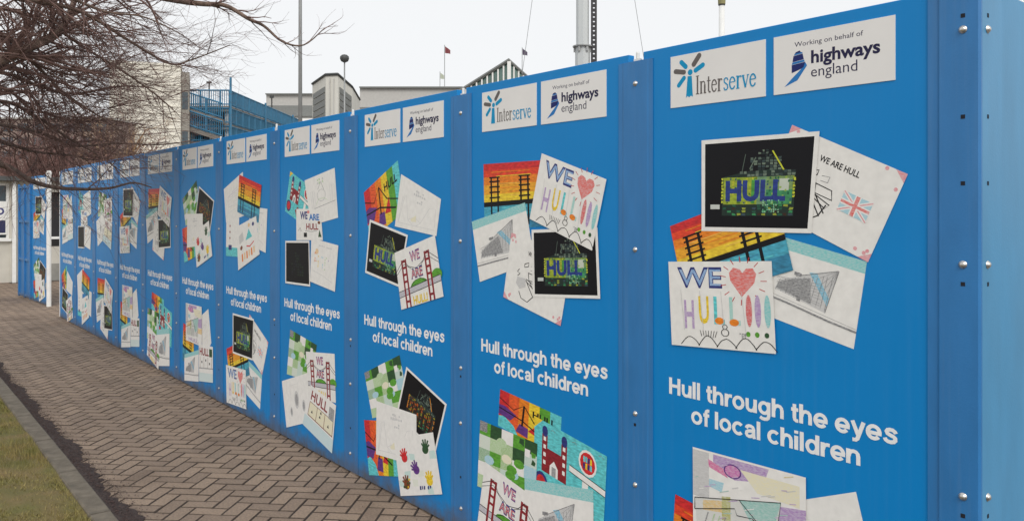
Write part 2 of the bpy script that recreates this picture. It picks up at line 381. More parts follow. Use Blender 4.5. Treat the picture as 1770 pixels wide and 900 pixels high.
def a_night(A, v='green'):
    A.rect(0,0,1,1, PAPER); A.rect(.035,.045,.965,.955, NIGHT)
    if v == 'dark':
        ms = [ink(24,40,32), ink(30,34,44), ink(36,50,36)]; A.cells(.25,.2,.75,.5, 6, 5, ms, .8); A.cells(.4,.5,.6,.75, 3, 4, ms, .8); return
    if v == 'green': ms = [ink(70,110,50), ink(120,150,40), ink(40,90,70), ink(150,160,60), ink(60,80,90), ink(30,60,50)]; hi = ink(200,205,60)
    else: ms = [ink(190,90,30), ink(120,60,30), ink(150,140,40), ink(60,60,60), ink(40,30,30)]; hi = ink(230,150,50)
    gr = [ink(90,105,95), ink(60,75,75), ink(110,125,110), ink(40,50,50)]
    A.poly([(.2,.17),(.84,.17),(.84,.62),(.7,.66),(.36,.62),(.2,.58)], ink(36,52,46))
    A.cells(.2,.3,.84,.58, 16, 9, ms, .92, .25); A.cells(.2,.17,.84,.29, 14, 4, ms[2:]+[ink(60,40,30), ink(60,140,90)], .8, .3)
    A.cells(.36,.58,.84,.64, 14, 2, gr, .9, .2); A.cells(.45,.64,.72,.78, 8, 5, gr, .85, .2); A.cells(.52,.78,.64,.86, 4, 3, gr, .8)
    A.line([(.38,.62),(.41,.82)], .006, gr[0]); A.line([(.64,.84),(.74,.64)], .012, hi); A.line([(.45,.66),(.5,.78)], .008, gr[2])
    A.cells(.19,.3,.215,.58, 1, 8, [hi], .9); A.cells(.82,.35,.845,.6, 1, 7, [hi], .8)
    if v == 'green':
        A.rect(.215,.29,.52,.575, ink(150,168,44,'paint')); A.rect(.52,.29,.60,.575, ink(112,150,110,'paint')); A.rect(.60,.29,.82,.44, ink(60,140,90,'paint')); A.rect(.60,.44,.82,.575, ink(120,150,90,'paint'))
        A.rect(.34,.30,.37,.56, ink(60,110,40,'paint')); A.rect(.47,.30,.50,.56, ink(70,150,60,'paint')); A.rect(.71,.43,.79,.55, ink(196,204,188))
        A.cells(.60,.29,.82,.575, 10, 9, [ink(40,100,70), ink(150,180,80), ink(60,90,110)], .35, .3); A.cells(.215,.29,.52,.575, 12, 9, [ink(190,190,60), ink(90,120,40), ink(50,90,110)], .3, .35)
        A.text('HULL', .235, .765, .335, .21, ink(26,52,128,'paint'), .045)
        A.rect(.09,.24,.18,.29, ink(200,205,200)); A.cells(.57,.2,.72,.34, 8, 6, [ink(120,190,150), ink(40,110,70), ink(150,200,160)], .8)
    else:
        for i in range(7): A.rect(.22+i*.09,.2,.25+i*.09,.5, ink(50,28,20))
def a_letter(A):
    A.rect(0,0,1,1, PAPER)
    for (x, y, sx, sy) in ((0,1,1,-1),(1,1,-1,-1),(1,0,-1,1),(0,0,1,1)):
        for k in range(9):
            a, b = random.random()*.16, random.random()*.2
            if a/.16 + b/.2 < 1: A.disc(x+sx*(a+.015), y+sy*(b+.02), .016, PINK, .022, 7)
        A.poly([(x,y),(x+sx*.09,y),(x,y+sy*.1)], PINK)
    A.text('WE ARE HULL', .33, .68, .76, .07, BLK, .02)
    for p in ([(.25,.2),(.3,.12),(.42,.1),(.5,.2),(.52,.34)], [(.38,.52),(.52,.52),(.55,.42),(.40,.42),(.38,.52)], [(.35,.42),(.55,.36),(.53,.3),(.36,.38)], [(.3,.62),(.36,.66),(.36,.6),(.3,.57),(.3,.62)], [(.22,.52),(.19,.48),(.24,.46),(.2,.42)], [(.35,.4),(.5,.2)], [(.41,.4),(.53,.25)]):
        A.wob(p, .011, BLK)
    A.poly([(.2,.4),(.34,.42),(.36,.3),(.26,.24),(.19,.3)], LG); A.wob([(.4,.62),(.47,.64),(.47,.58),(.4,.57)], .007, GREY)
    x0,y0,x1,y1 = .62,.36,.86,.58
    A.rect(x0,y0,x1,y1, LBLU); A.line([(x0,y0),(x1,y1)], .035, PAPER); A.line([(x0,y1),(x1,y0)], .035, PAPER); A.line([(x0,y0),(x1,y1)], .012, PINK); A.line([(x0,y1),(x1,y0)], .012, PINK)
    A.rect(x0,.44,x1,.5, PAPER); A.rect(.715,y0,.765,y1, PAPER); A.rect(x0,.455,x1,.485, HRT); A.rect(.725,y0,.755,y1, HRT)
def a_bridge(A):
    bands = [(1,.9,RED),(.9,.8,ink(222,66,36,'paint')),(.8,.68,ORG),(.68,.54,ink(245,165,40,'paint')),(.54,.40,YEL)]
    for t, b, m in bands: A.rect(0,b,1,t, m)
    A.rect(0,.2,1,.40, ink(70,165,190,'paint')); A.rect(0,0,1,.2, SEA)
    for k in range(9): A.wob([(random.random()*.7,.05+k*.035),(random.random()*.3+.6,.05+k*.035)], .014, random.choice([TEALP, BLU, SEA]))
    for k in range(8): A.wob([(random.random()*.5,.45+k*.06),(random.random()*.3+.6,.45+k*.06)], .012, random.choice([ORG, YEL, ink(250,190,80,'paint')]))
    A.rect(0,.36,1,.43, BLK)
    for cx in (.2, .72):
        for dx in (-.06,.06): A.rect(cx+dx-.014,.05,cx+dx+.014,.80, BLK)
        for y in (.48,.56,.64,.72,.78): A.rect(cx-.095,y,cx+.095,y+.022, BLK)
def a_we(A):
    A.rect(0,0,1,1, PAPER)
    A.text('WE', .09, .54, .70, .24, NAVY, .03); A.text('WE', .11, .53, .72, .2, ink(90,150,210,'crayon'), .0)
    A.poly([(.72,.60),(.62,.78),(.61,.87),(.65,.93),(.71,.91),(.735,.87),(.77,.92),(.83,.92),(.86,.86),(.84,.76)], HRT)
    for i in range(15):
        a = 6.283*i/15; A.line([(.735+.16*math.cos(a), .78+.21*math.sin(a)), (.735+.215*math.cos(a), .78+.275*math.sin(a))], .008, ink(190,60,60))
    for i, (ch, m) in enumerate((('H',LIL),('U',YEL),('L',TEALP),('L',ink(150,210,200,'crayon')))):
        x = .15+i*.15; A.text(ch, x, x+.10, .27 + (.02 if i else -.05), .34 - (.02 if i else 0), m, .02)
    A.disc(.50,.32,.045,ORG,.04); A.disc(.64,.31,.045,ORG,.04)
    for x, m, q in ((.78,ink(215,60,60,'crayon'),.06),(.86,LIL,.08),(.945,TEAL,.1)): A.disc(x,.45,.028,m,.18); A.disc(x-.015,.19,.02,GRN if x < .9 else DGN,.03)
    for i in range(5):
        cx = .2+.18*i; A.wob([(cx-.095+.19*t/8, .02+.1*math.sin(math.pi*t/8)*(1+.2*(i%2))) for t in range(9)], .008, BLK, .003)
    for i in range(7): A.line([(.32+i*.022,.13+.01*math.sin(i)),(.305+i*.028,.2)], .005, BLK)
    A.ring(.55,.19,.035,.007,BLK,.04); A.ring(.55,.255,.022,.006,BLK,.026); A.cells(.68,.14,.75,.2,3,3,[GREY],.7)
    for k in range(4): A.wob([(.12+k*.2,.66),(.14+k*.2,.2)], .004, LG)
def a_deep(A):
    A.rect(0,0,1,1, PAPER); A.rect(0,.86,1,1, TEAL)
    A.poly([(.08,.36),(.66,.28),(.74,.80),(.52,.70),(.3,.58),(.12,.48)], LG); A.poly([(.1,.38),(.5,.32),(.46,.62),(.3,.56),(.12,.46)], GREY)
    A.poly([(.44,.68),(.52,.70),(.68,.46),(.67,.36)], ink(90,180,210,'crayon'))
    for k in range(12): A.wob([(.1+k*.05,.36-.005*k),(.14+k*.05,.5+k*.02)], .005, DG, .01)
    for k in range(8): A.wob([(.1,.38+k*.02),(.6,.34+k*.035)], .004, GREY, .01)
    A.rect(.28,.60,.36,.64, DG); A.rect(.34,.31,.38,.37, DG); A.line([(.66,.28),(.745,.80)], .008, DG); A.line([(.3,.59),(.74,.80)], .008, DG)
    for k in range(5): A.line([(.74,.80),(.56+k*.03,.66-k*.06)], .004, GREY)
    A.wob([(0,.26),(.3,.235),(.7,.20),(1,.19)], .022, DG, .004); A.line([(0,.30),(1,.22)], .004, GREY)
def a_stripes(A):
    ms = [RED, ink(230,90,40,'paint'), ORG, YEL, GRN, TEALP]; n = len(ms)
    for i, m in enumerate(ms): A.poly([(i/n,0),((i+1)/n,0),((i+1)/n,1),(i/n,1)], m)
    A.poly([(0,0),(.34,0),(.26,.2),(.1,.34),(0,.3)], TEALP); A.poly([(0,.35),(.2,.30),(.3,.5),(.1,.62),(0,.6)], PUR); A.poly([(.3,.1),(.5,.06),(.5,.3),(.36,.34)], PUR); A.poly([(.5,.25),(.66,.2),(.66,.52)], RED)
    A.line([(0,.78),(.25,.62),(.42,.84),(.6,.5),(.98,.26)], .022, BLK); A.line([(0,.52),(.4,.44),(.8,.2)], .03, BLK); A.line([(.42,.84),(.40,.3)], .03, BLK)
    A.text('HULL', .56, .92, .66, .16, BLK, .03)
def a_church(A):
    A.rect(0,0,1,1, TEALP); A.poly([(0,1),(.12,1),(0,.86)], YEL)
    A.rect(.14,.36,.46,.68, DRED); A.rect(.12,.36,.2,.84, DRED); A.rect(.40,.36,.48,.84, DRED); A.disc(.16,.88,.042,NAVY,.07); A.disc(.44,.88,.042,NAVY,.07)
    A.poly([(.24,.36),(.36,.36),(.36,.48),(.30,.56),(.24,.48)], PAPER); A.rect(.27,.36,.33,.48, GREY)
    for y in (.46,.56,.66,.76):
        for x in (.16,.44): A.rect(x-.018,y,x+.018,y+.05, PAPER)
    A.disc(.76,.78,.12,PAPER,.16); A.disc(.76,.78,.10,RED,.13); A.cells(.70,.70,.82,.86,4,2,[YEL,TEALP,NAVY],.9,.15)
    A.poly([(.52,.56),(1,.5),(1,.58),(.52,.64)], PAPER); A.poly([(.70,.56),(.78,.55),(.78,.1),(.70,.1)], PAPER); A.line([(.52,.56),(1,.5)], .01, BLK); A.line([(.52,.64),(1,.58)], .01, BLK)
    A.disc(.12,.2,.1,NAVY,.14); A.disc(.12,.2,.07,RED,.1); A.poly([(.4,.2),(.5,.34),(.58,.2),(.5,.06)], DRED)
    for x, y in ((.25,.93),(.55,.93),(.9,.95)): A.wob([(x,y),(x+.03,y+.02),(x+.06,y)], .006, DG)
def a_mosaic(A):
    A.rect(0,0,1,1, LGN); ms = [LGN, GRN, ink(150,190,110,'crayon'), ink(210,222,205,'crayon'), DGN, ink(120,170,120,'crayon'), ink(190,215,200,'crayon'), PAPER, LBLU]
    n = 0
    for i in range(5):
        for j in range(5):
            A.put([(i/5,j/5),((i+1)/5,j/5),((i+1)/5,(j+1)/5),(i/5,(j+1)/5)], ms[(i*3+j*7+(i*j)%4) % len(ms)])
    A.up()
    for k in range(7): x, y = random.random()*.7+.1, random.random()*.7+.1; A.disc(x,y,.09,random.choice([GRN, LBLU, CREAM, LGN]),.07,9)
    A.rect(0,.85,.14,1,DG); A.cells(.6,.6,1,1,4,3,[DGN,GRN,PAPER],.5)
def a_red(A):
    A.rect(0,0,1,1, PAPER)
    A.disc(.5,.32,.2,GRN,.1); A.disc(.92,.38,.12,GRN,.1); A.line([(.3,.33),(.42,.41),(.55,.42),(.7,.33)], .01, BLK)
    A.poly([(0,.2),(1,.26),(1,.36),(0,.30)], ink(178,176,186,'crayon')); A.line([(0,.30),(1,.36)], .012, BLK); A.line([(0,.2),(1,.26)], .012, BLK)
    for cx in (.2,.76):
        for dx in (-.045,.045): A.rect(cx+dx-.018,.0,cx+dx+.018,.82, DRED)
        for y in (.08,.42,.54,.66,.77): A.rect(cx-.06,y,cx+.06,y+.04, DRED)
    A.line([(0,.66),(.2,.82),(.3,.68),(.48,.60),(.66,.68),(.76,.82),(1,.62)], .01, BLK)
    A.line([(0,.60),(.2,.74),(.48,.54),(.76,.74),(1,.56)], .008, BLK)
    A.text('WE', .36, .60, .74, .17, PUR, .04); A.text('WE', .37, .59, .75, .14, PINK, .0)
    A.text('ARE', .34, .62, .45, .17, NAVY, .04); A.text('ARE', .35, .61, .46, .14, HRT, .0); A.text('HULL!', .32, .66, .02, .14, YEL, .03)
def a_pencil(A, v=0):
    A.rect(0,0,1,1, PAPER)
    if v == 0:
        for p in ([(.06,.1),(.12,.6),(.2,.66),(.3,.2),(.42,.12)], [(.5,.12),(.6,.2),(.78,.62),(.9,.66),(.94,.2)], [(.3,.2),(.45,.3),(.6,.2)], [(.05,.1),(.95,.14)], [(.08,.12),(.16,.62)]): A.wob(p, .007, LG, .01)
        A.poly([(.36,.22),(.48,.34),(.5,.2),(.4,.18)], CREAM); A.cells(.36,.74,.66,.88,6,2,[LG],.7); A.cells(.46,.6,.64,.7,4,2,[LG],.6)
    elif v == 1:
        A.line([(.05,.32),(.95,.36)], .012, GREY); A.ring(.5,.56,.14,.008,GREY,.12); A.line([(.4,.7),(.52,.84),(.6,.66)], .012, DG)
        for x in (.15,.22,.8,.88): A.wob([(x,.3),(x,.7),(x+.05,.7),(x+.05,.3)], .008, LG)
        A.cells(.4,.8,.62,.92,4,2,[LGN,LG],.7); A.wob([(.3,.4),(.4,.5),(.6,.48),(.7,.42)], .008, LGN)
    elif v == 2:
        for i, m in enumerate((ORG,YEL,LBLU,LGN,LIL)): A.cells(.15+i*.13,.3+.02*i,.24+i*.13,.72,2,7,[m,PAPER],.7)
        A.wob([(.1,.28),(.5,.24),(.85,.16)], .01, LG); A.disc(.24,.74,.06,SKIN,.06); A.cells(.3,.86,.8,.9,9,1,[LG],.8)
    elif v == 3:
        for x, y, r in ((.28,.3,.05),(.52,.52,.09),(.78,.36,.06)): A.disc(x,y,r,LG,r*2.1); A.disc(x,y,r*.6,GREY,r*1.4)
        A.wob([(.3,.6),(.3,.85),(.6,.85),(.6,.6)], .006, LG); A.wob([(.15,.15),(.2,.45)], .006, LG)
    elif v == 4:
        A.rect(0,0,1,.22, TEALP); A.line([(.3,.25),(.3,.85)], .02, LG)
        for y in (.45,.6,.75): A.disc(.3,y,.04,DRED,.03)
        A.rect(.2,.16,.45,.28, NAVY)
    elif v == 5:
        A.poly([(.1,.75),(.3,.8),(.34,.6),(.12,.55)], LG); A.poly([(.42,.56),(.6,.8),(.74,.56)], TEALP); A.disc(.2,.45,.06,BROWN,.05); A.line([(.45,.42),(.6,.36),(.8,.42)], .03, RED)
        for k in range(6): A.rect(.2+k*.11,.12+.02*(k%2),.26+k*.11,.30, SKIN if k%2 else ORG)
        A.disc(.82,.85,.05,NAVY,.05); A.disc(.62,.88,.05,SKIN,.05)
    elif v == 6:
        for k in range(10): A.wob([(.15+random.random()*.3,.2+k*.06),(.6+random.random()*.3,.22+k*.06)], .006, random.choice([LG,LIL,LG,CREAM]), .01)
        A.wob([(.1,.5),(.3,.72),(.6,.66),(.85,.5),(.6,.34),(.2,.4)], .006, LG)
def a_hand(A):
    A.rect(0,0,1,1, PAPER); A.cells(0,0,1,1,6,7,[ink(190,222,214,'crayon'),PAPER,PAPER,ink(228,232,214,'crayon')],.5,.2)
    for cx, cy, m, a in ((.22,.68,RED,.2),(.76,.78,DGN,-.2),(.48,.46,PUR,.6),(.2,.22,BROWN,.1),(.76,.26,YEL,0)):
        ca, sa = math.cos(a), math.sin(a)
        A.disc(cx,cy-.04,.075,m,.075)
        for k in range(5):
            t = a + (k-2)*.42 + math.pi/2; r0, r1 = .05, (.15 if k in (1,2,3) else .12)
            A.line([(cx+r0*math.cos(t), cy-.04+r0*math.sin(t)), (cx+r1*math.cos(t), cy-.04+r1*1.15*math.sin(t))], .034, m)
    A.cells(.5,.08,.78,.16,6,1,[NAVY],.7); A.cells(.1,.12,.3,.3,4,3,[YEL,DGN],.5)
def a_hullpic(A):
    A.rect(0,0,1,1, PAPER); A.rect(0,0,1,.28, ink(196,222,226,'crayon')); A.rect(.1,.32,.96,.64, CREAM); A.line([(.1,.32),(.96,.32)], .02, BROWN); A.line([(.1,.64),(.96,.64)], .012, BROWN)
    for x in (.1,.38,.66,.95): A.line([(x,.32),(x,.64)], .014, BROWN)
    A.text('HULL', .1, .72, .70, .22, DRED, .02); A.rect(.78,.62,.96,.88, GREY)
    for x, y in ((.22,.42),(.5,.46),(.8,.42),(.52,.56)): A.poly([(x-.03,y),(x+.03,y),(x,y+.07)], BLK)
def a_weare(A):
    A.rect(0,0,1,1, PAPER); A.text('WE', .16,.46,.68,.24, NAVY, .04); A.text('ARE', .52,.92,.64,.2, BLU, .04); A.text('HULL', .4,.86,.34,.2, DRED, .03); A.disc(.5,.9,.05,HRT,.05); A.disc(.9,.56,.05,BROWN,.05)
    A.rect(.3,.1,.42,.24, BLK); A.poly([(.84,.1),(.96,.1),(.9,.34)], DGN); A.wob([(.08,.3),(.16,.4),(.2,.28)], .02, DG); A.wob([(.35,.3),(.6,.28),(.8,.3)], .015, DG)
def a_purple(A):
    A.rect(0,0,1,1, PAPER); A.rect(0,.5,.16,.98, LG); A.poly([(.2,.98),(.7,.98),(.66,.84),(.4,.78),(.2,.86)], LIL); A.poly([(.15,.92),(.3,.86),(.34,.78),(.16,.84)], ink(214,80,150,'crayon')); A.disc(.38,.86,.07,ink(200,90,170,'crayon'),.06); A.ring(.38,.86,.075,.012,PUR,.065)
    A.poly([(.16,.72),(.3,.72),(.28,.62),(.16,.64)], LBLU); A.poly([(.45,.9),(.95,.9),(.95,.7),(.6,.72)], CREAM); A.poly([(.78,.66),(1,.7),(1,.46),(.78,.44)], LIL); A.poly([(.66,.42),(1,.44),(1,.3),(.7,.3)], ink(238,196,110,'crayon'))
    A.poly([(.02,.48),(.8,.70),(.74,.2),(.04,.16)], ink(214,214,208,'crayon')); A.poly([(.44,.6),(.8,.70),(.72,.36),(.6,.3)], ink(140,196,186,'crayon')); A.poly([(.1,.48),(.3,.54),(.3,.42),(.1,.38)], ink(226,190,110,'crayon')); A.poly([(.28,.58),(.36,.6),(.36,.36),(.28,.34)], ink(176,176,80,'crayon'))
    for k in range(46):
        x, y = random.random()*.9, random.random()*.94+.03; a = random.uniform(.05,.16)
        A.wob([(x,y),(x+a*.6,y+a*.25)], .008, random.choice([LIL,LG,ink(214,196,120,'crayon'),ink(190,150,200,'crayon'),PAPER,ink(150,190,180,'crayon')]), .006)
    A.line([(.02,.36),(.02,.48),(.8,.70),(.74,.2)], .008, BLK); A.line([(.02,.36),(.4,.5),(.42,.44),(.56,.46),(.72,.2)], .008, BLK); A.line([(.44,.6),(.62,.42)], .006, BLK)
    for k in range(9): A.wob([(.1+k*.05,.18),(.16+k*.05,.38)], .009, random.choice([DG,GREY,LGN]), .01)
    A.text('HULL', .2, .8, .04, .1, LIL, .01)
def a_all(A):
    A.rect(0,0,1,1, PAPER); A.rect(0,0,1,.24, ink(206,226,224,'crayon')); A.line([(0,.36),(1,.38)], .03, GREY); A.text('HULL', .06, .7, .72, .2, DRED, .03); A.rect(.74,.7,.94,.92, DGN)
    for x in (.1,.36,.64,.9): A.line([(x,.38),(x,.68)], .014, BROWN)
    for x, y in ((.22,.5),(.5,.56),(.76,.48)): A.rect(x-.03,y,x+.03,y+.06, BLK)

ARTS = {'night': (a_night, 'photograph of a lit building in green light at night, white border'), 'orange': (lambda A: a_night(A, 'orange'), 'photograph of an orange lit building at night, white border'),
 'dark': (lambda A: a_night(A, 'dark'), 'nearly black night photograph with white border'), 'letter': (a_letter, 'white drawing with pink corners, ship sketch and pale union flag'),
 'bridge': (a_bridge, 'painting of a black bridge against an orange sunset over blue water'), 'we': (a_we, 'white drawing with coloured letters and a red heart'),
 'deep': (a_deep, 'pencil drawing of a pointed grey building under a teal sky'), 'stripes': (a_stripes, 'rainbow striped painting with a black bridge'),
 'church': (a_church, 'teal painting with a dark red twin towered gate'), 'mosaic': (a_mosaic, 'patchwork painting in greens'), 'red': (a_red, 'drawing of a red suspension bridge with green hills'),
 'pencil': (a_pencil, 'faint pencil drawing of a bridge'), 'sketch': (lambda A: a_pencil(A, 1), 'faint pencil drawing of a scene with a round shape'), 'crayons': (lambda A: a_pencil(A, 2), 'pale drawing with thin coloured crayon columns'),
 'thumbs': (lambda A: a_pencil(A, 3), 'white sheet with grey smudged oval prints'), 'teal_foot': (lambda A: a_pencil(A, 4), 'white drawing with a teal foot and dark red dots'), 'figures': (lambda A: a_pencil(A, 5), 'white sheet with small coloured figures'),
 'faint': (lambda A: a_pencil(A, 6), 'very faint pencil drawing'), 'hands': (a_hand, 'white sheet with five coloured hand prints'), 'hullpic': (a_hullpic, 'drawing with red letters above a row of windows'),
 'weare': (a_weare, 'small white sheet with blue and red letters'), 'purple': (a_purple, 'crayon drawing with purple sky and a pointed building'), 'all': (a_all, 'drawing with dark red letters over a long wall')}
# clusters: (panel used for measuring, [(art, four picture corners TL TR BR BL; None = parallelogram)])  back to front
CL = {
 'A': (0, [('deep', (1340,405),(1499,452),(1476,603),None), ('letter', (1370,216),(1570,301),(1501,453),None), ('bridge', (1159,391),(1338,322),(1372,467),None), ('night', (1214,243),(1418,227),(1404,403),(1214,399)), ('we', (1157,452),(1335.5,451),(1343,611),(1163,595))]),
 'B': (1, [('bridge', (836,284),(936,277),(938,391),(838,400)), ('deep', (816,383),(908,350),(925,452),(830,487)), ('letter', (885,402),(990,440),(970,563),(871,513)), ('night', (920,397),(1034,393),(1039,516),(922,513)), ('we', (938,265),(1050,310),(1025,433),(917,378))]),
 'G': (1, [('stripes', (865,672),(971,720),(968,790),(861,735)), ('church', (925,718),(1050,788),(1043,930),(922,850)), ('mosaic', (831,725),(930,766),(926,878),(826,839)), ('deep', (908,825),(1027,846),(1027,1000),(908,965)), ('red', (840,797),(935,866),(925,985),(827,900))]),
 'C': (2, [('stripes', (629,333),(688,277),(700,365),None), ('pencil', (694,301),(763,344),(755,408),(683,391)), ('night', (640,379),(706,406),(691,496),(632,471)), ('red', (683,437),(753,406),(768,512),(695,535))]),
 'F': (2, [('mosaic', (630,644),(691,613),(709,709),(644,722)), ('orange', (703,633),(773,698),(753,784),None), ('stripes', (630,725),(688,728),(691,823),(639,820)), ('pencil', (652,692),(721,716),(721,805),(651,784)), ('hands', (682,757),(750,746),(766,853),(694,856))]),
 'D': (3, [('church', (502,296),(545,329),(532,395),(493,365)), ('sketch', (527,312),(579,290),(585,376),(538,390)), ('weare', (513,361),(555,361),(559,415),(513,415)), ('crayons', (539,411),(586,424),(580,504),(537,486)), ('dark', (494.5,416),(536,416),(537.5,495),(494.5,489))]),
 'H': (3, [('mosaic', (502,569),(548,596),(540,660),(496,646)), ('red', (529,607),(579,611),(581,696),(534,680)), ('thumbs', (488,658),(532,644),(538,728),(496,738)), ('hullpic', (538,664),(582,700),(575,783),(524,732))]),
 'E': (4, [('faint', (387,327),(420,297),(424,372),(391,385)), ('teal_foot', (392,373),(414,373),(413,444),(391,442)), ('crayons', (430,356),(463,361),(460,437),(436,425)), ('bridge', (414.5,302),(453,320),(448,385),(411,366)), ('figures', (410,392),(444,373),(450,439),(413,467))]),
 'J': (5, [('faint', (1368,866),(1480,849),(1522,1030),(1405,1075)), ('bridge', (1168,853),(1290,918),(1288,1090),(1158,1012)), ('deep', (319.4,612),(344,604),(344,659),(319.4,657)), ('all', (344.5,594),(369,599),(369,661),(345,658)), ('purple', (1199,771),(1394.5,824),(1396,1015),(1200,935))]),
}
PITCH = 1.25
def y0_of(n): return 2.213 + PITCH*n
CLUSTER = {}
SLOT_MID = {'up': 1.56, 'low': .56}
def cluster(k):
    if k in CLUSTER: return CLUSTER[k]
    n, items = CL[k]; out = []
    for q, (kind, *cs) in enumerate(items):
        n = 0 if (k == 'J' and kind in ('purple', 'faint', 'bridge')) else CL[k][0]
        P = [None if c is None else (wall(*c)[0]-y0_of(n), wall(*c)[1]) for c in cs]
        if P[3] is None: P[3] = (P[0][0]+P[2][0]-P[1][0], P[0][1]+P[2][1]-P[1][1])
        def mp(x, y, P=P):
            a, b, c, d = P
            return tuple((a[i]*(1-x)+b[i]*x)*y + (d[i]*(1-x)+c[i]*x)*(1-y) for i in (0,1))
        A = Art(mp, .0008 + q*.0012); random.seed(kind); ARTS[kind][0](A)
        zs = [p[1] for p in P]
        out.append((kind, A.mb.mesh('drawing'), (min(zs)+max(zs))/2))
    CLUSTER[k] = out; random.seed(k); return out
def up_or_low(k): return 'low' if k in 'GFHJ' else 'up'
DZ = 1.16                                   # the two groups on a panel hang one metre apart

# ------------------------------------------------------------------ hoarding
fence = empty('hoarding_fence', (0, 6, 0), label='long bright blue hoarding of tall panels printed with children\'s drawings', cat='fence')
def child(name, me, parent, loc=(0,0,0)):
    o = link(name, me, parent, loc); return o
TOP, BOT, PW = 2.392, .012, 1.169
b = MB(); b.box(0, .035, -PW, 0, BOT, TOP)
board_me = b.mesh('panel', M_print)
bm = bmesh.new(); bm.from_mesh(board_me); bmesh.ops.bevel(bm, geom=bm.edges[:], offset=.0015, segments=1, affect='EDGES'); bm.to_mesh(board_me); bm.free()
# logo plates (panel-local: y runs to the left, so right = -y)
GREYI, CYAN, NAVYI, MIDB, TXTB = ink(104,98,96), ink(0,146,196), ink(28,40,104), ink(40,120,190), ink(36,34,70)
def plate(u0, u1, z0, z1, fn):
    bx = MB(); bx.box(-.0025, 0, -u1, -u0, z0, z1, M_plate)
    A = Art(lambda x, y: (-(u0+(u1-u0)*x), z0+(z1-z0)*y), .0027); fn(A); A.mb.v, base = A.mb.v, None
    i = len(bx.v); k = {m: bx.mi(m) for m in A.mb.mats}; bx.v += A.mb.v
    for f, mi_ in zip(A.mb.f, A.mb.m): bx.f.append(tuple(q+i for q in f)); bx.m.append(k[A.mb.mats[mi_]])
    return bx.mesh('logo_plate')
def petal(A, x0, y0, x1, y1, wd, m):
    dx, dy = x1-x0, (y1-y0)*.48; ln = math.hypot(dx, dy); ux, uy = dx/ln, dy/ln; n = 6
    pts = []
    for s_, (cx, cy) in ((1, (x1, y1)), (-1, (x0, y0))):
        for i in range(n+1):
            a = -math.pi/2 + math.pi*i/n; lx, ly = s_*math.cos(a)*wd/2, s_*math.sin(a)*wd/2
            pts.append((cx + ux*lx - uy*ly, cy + (uy*lx + ux*ly)/.48))
    A.poly(pts, m)
def logo_int(A):
    A.disc(.225,.64,.028,CYAN,.058)
    A.poly([(.178,.16),(.195,.19),(.215,.165),(.235,.19),(.255,.165),(.243,.57),(.196,.57)], CYAN)
    petal(A,.125,.86,.175,.76,.045,CYAN); petal(A,.058,.70,.155,.66,.045,GREYI); petal(A,.095,.42,.155,.55,.042,CYAN); petal(A,.325,.93,.265,.78,.048,GREYI); petal(A,.365,.74,.285,.66,.045,CYAN)
    T_, N_ = .17, .07                    # thick and thin strokes of a narrow roman face, x-height 1
    arc = lambda cx, cy, rx, ry, a0, a1, n=9: [(cx+rx*math.cos(R(a0+(a1-a0)*i/n)), cy+ry*math.sin(R(a0+(a1-a0)*i/n))) for i in range(n+1)]
    G_ = {'I': (.45, [([(.22,0),(.22,1.5)],T_), ([(.04,.03),(.40,.03)],N_), ([(.04,1.47),(.40,1.47)],N_)]),
     'n': (.80, [([(.18,0),(.18,1)],T_), ([(.02,.96),(.18,.98)],N_), ([(.04,.03),(.32,.03)],N_), ([(.18,.78),(.3,.95),(.46,.97),(.57,.85),(.58,.6)],.1), ([(.58,.7),(.58,0)],T_), ([(.46,.03),(.74,.03)],N_)]),
     't': (.48, [([(.2,1.3),(.2,.2),(.27,.06),(.42,.06)],.14), ([(.02,.96),(.42,.96)],N_)]),
     'e': (.66, [(arc(.33,.5,.25,.46,10,330,14),.12), ([(.1,.58),(.57,.58)],N_)]),
     'r': (.56, [([(.18,0),(.18,1)],T_), ([(.02,.96),(.18,.98)],N_), ([(.04,.03),(.34,.03)],N_), ([(.18,.7),(.3,.94),(.46,.95),(.5,.84)],.11)]),
     's': (.56, [([(.46,.78),(.40,.94),(.24,.97),(.11,.86),(.13,.66),(.27,.54),(.42,.42),(.46,.2),(.34,.05),(.18,.04),(.08,.24)],.11)]),
     'v': (.68, [([(.1,.97),(.34,.02)],.15), ([(.34,.02),(.57,.97)],N_), ([(.0,.96),(.24,.96)],N_), ([(.46,.96),(.68,.96)],N_)])}
    def glyphs(word, x0, x1, m):
        tot = sum(G_[c_][0] for c_ in word); sx = (x1-x0)/tot; x = x0
        for c_ in word:
            for pts, wd in G_[c_][1]:
                # stroke in glyph space, then stretched to the plate
                o_ = Art(lambda px, py, x=x: A.mp(x+px*sx, .20+py*.235), A.off); o_.k = A.k; o_.mb = A.mb; o_.line(pts, wd, m); A.k = o_.k
            x += G_[c_][0]*sx
    glyphs('Inter', .285, .575, GREYI); glyphs('serve', .58, .915, CYAN)
def logo_he(A):
    A.text('Working on behalf of', .19, .76, .77, .085, TXTB, .0)
    A.poly([(.20,.68),(.235,.70),(.25,.66),(.19,.645)], NAVYI); A.poly([(.18,.62),(.262,.64),(.272,.54),(.172,.52)], NAVYI); A.poly([(.19,.655),(.258,.668),(.262,.645),(.186,.628)], MIDB)
    A.poly([(.172,.515),(.275,.535),(.28,.50),(.165,.475)], MIDB); A.poly([(.165,.47),(.285,.495),(.27,.40),(.165,.335)], NAVYI)
    A.poly([(.285,.49),(.30,.43),(.215,.225),(.10,.115),(.20,.19),(.265,.39)], MIDB); A.poly([(.30,.43),(.215,.20),(.10,.115),(.16,.23),(.255,.395)], MIDB)
    A.text('highways', .335, .89, .46, .215, TXTB, .028); A.text('england', .335, .715, .225, .19, TXTB, -.004)
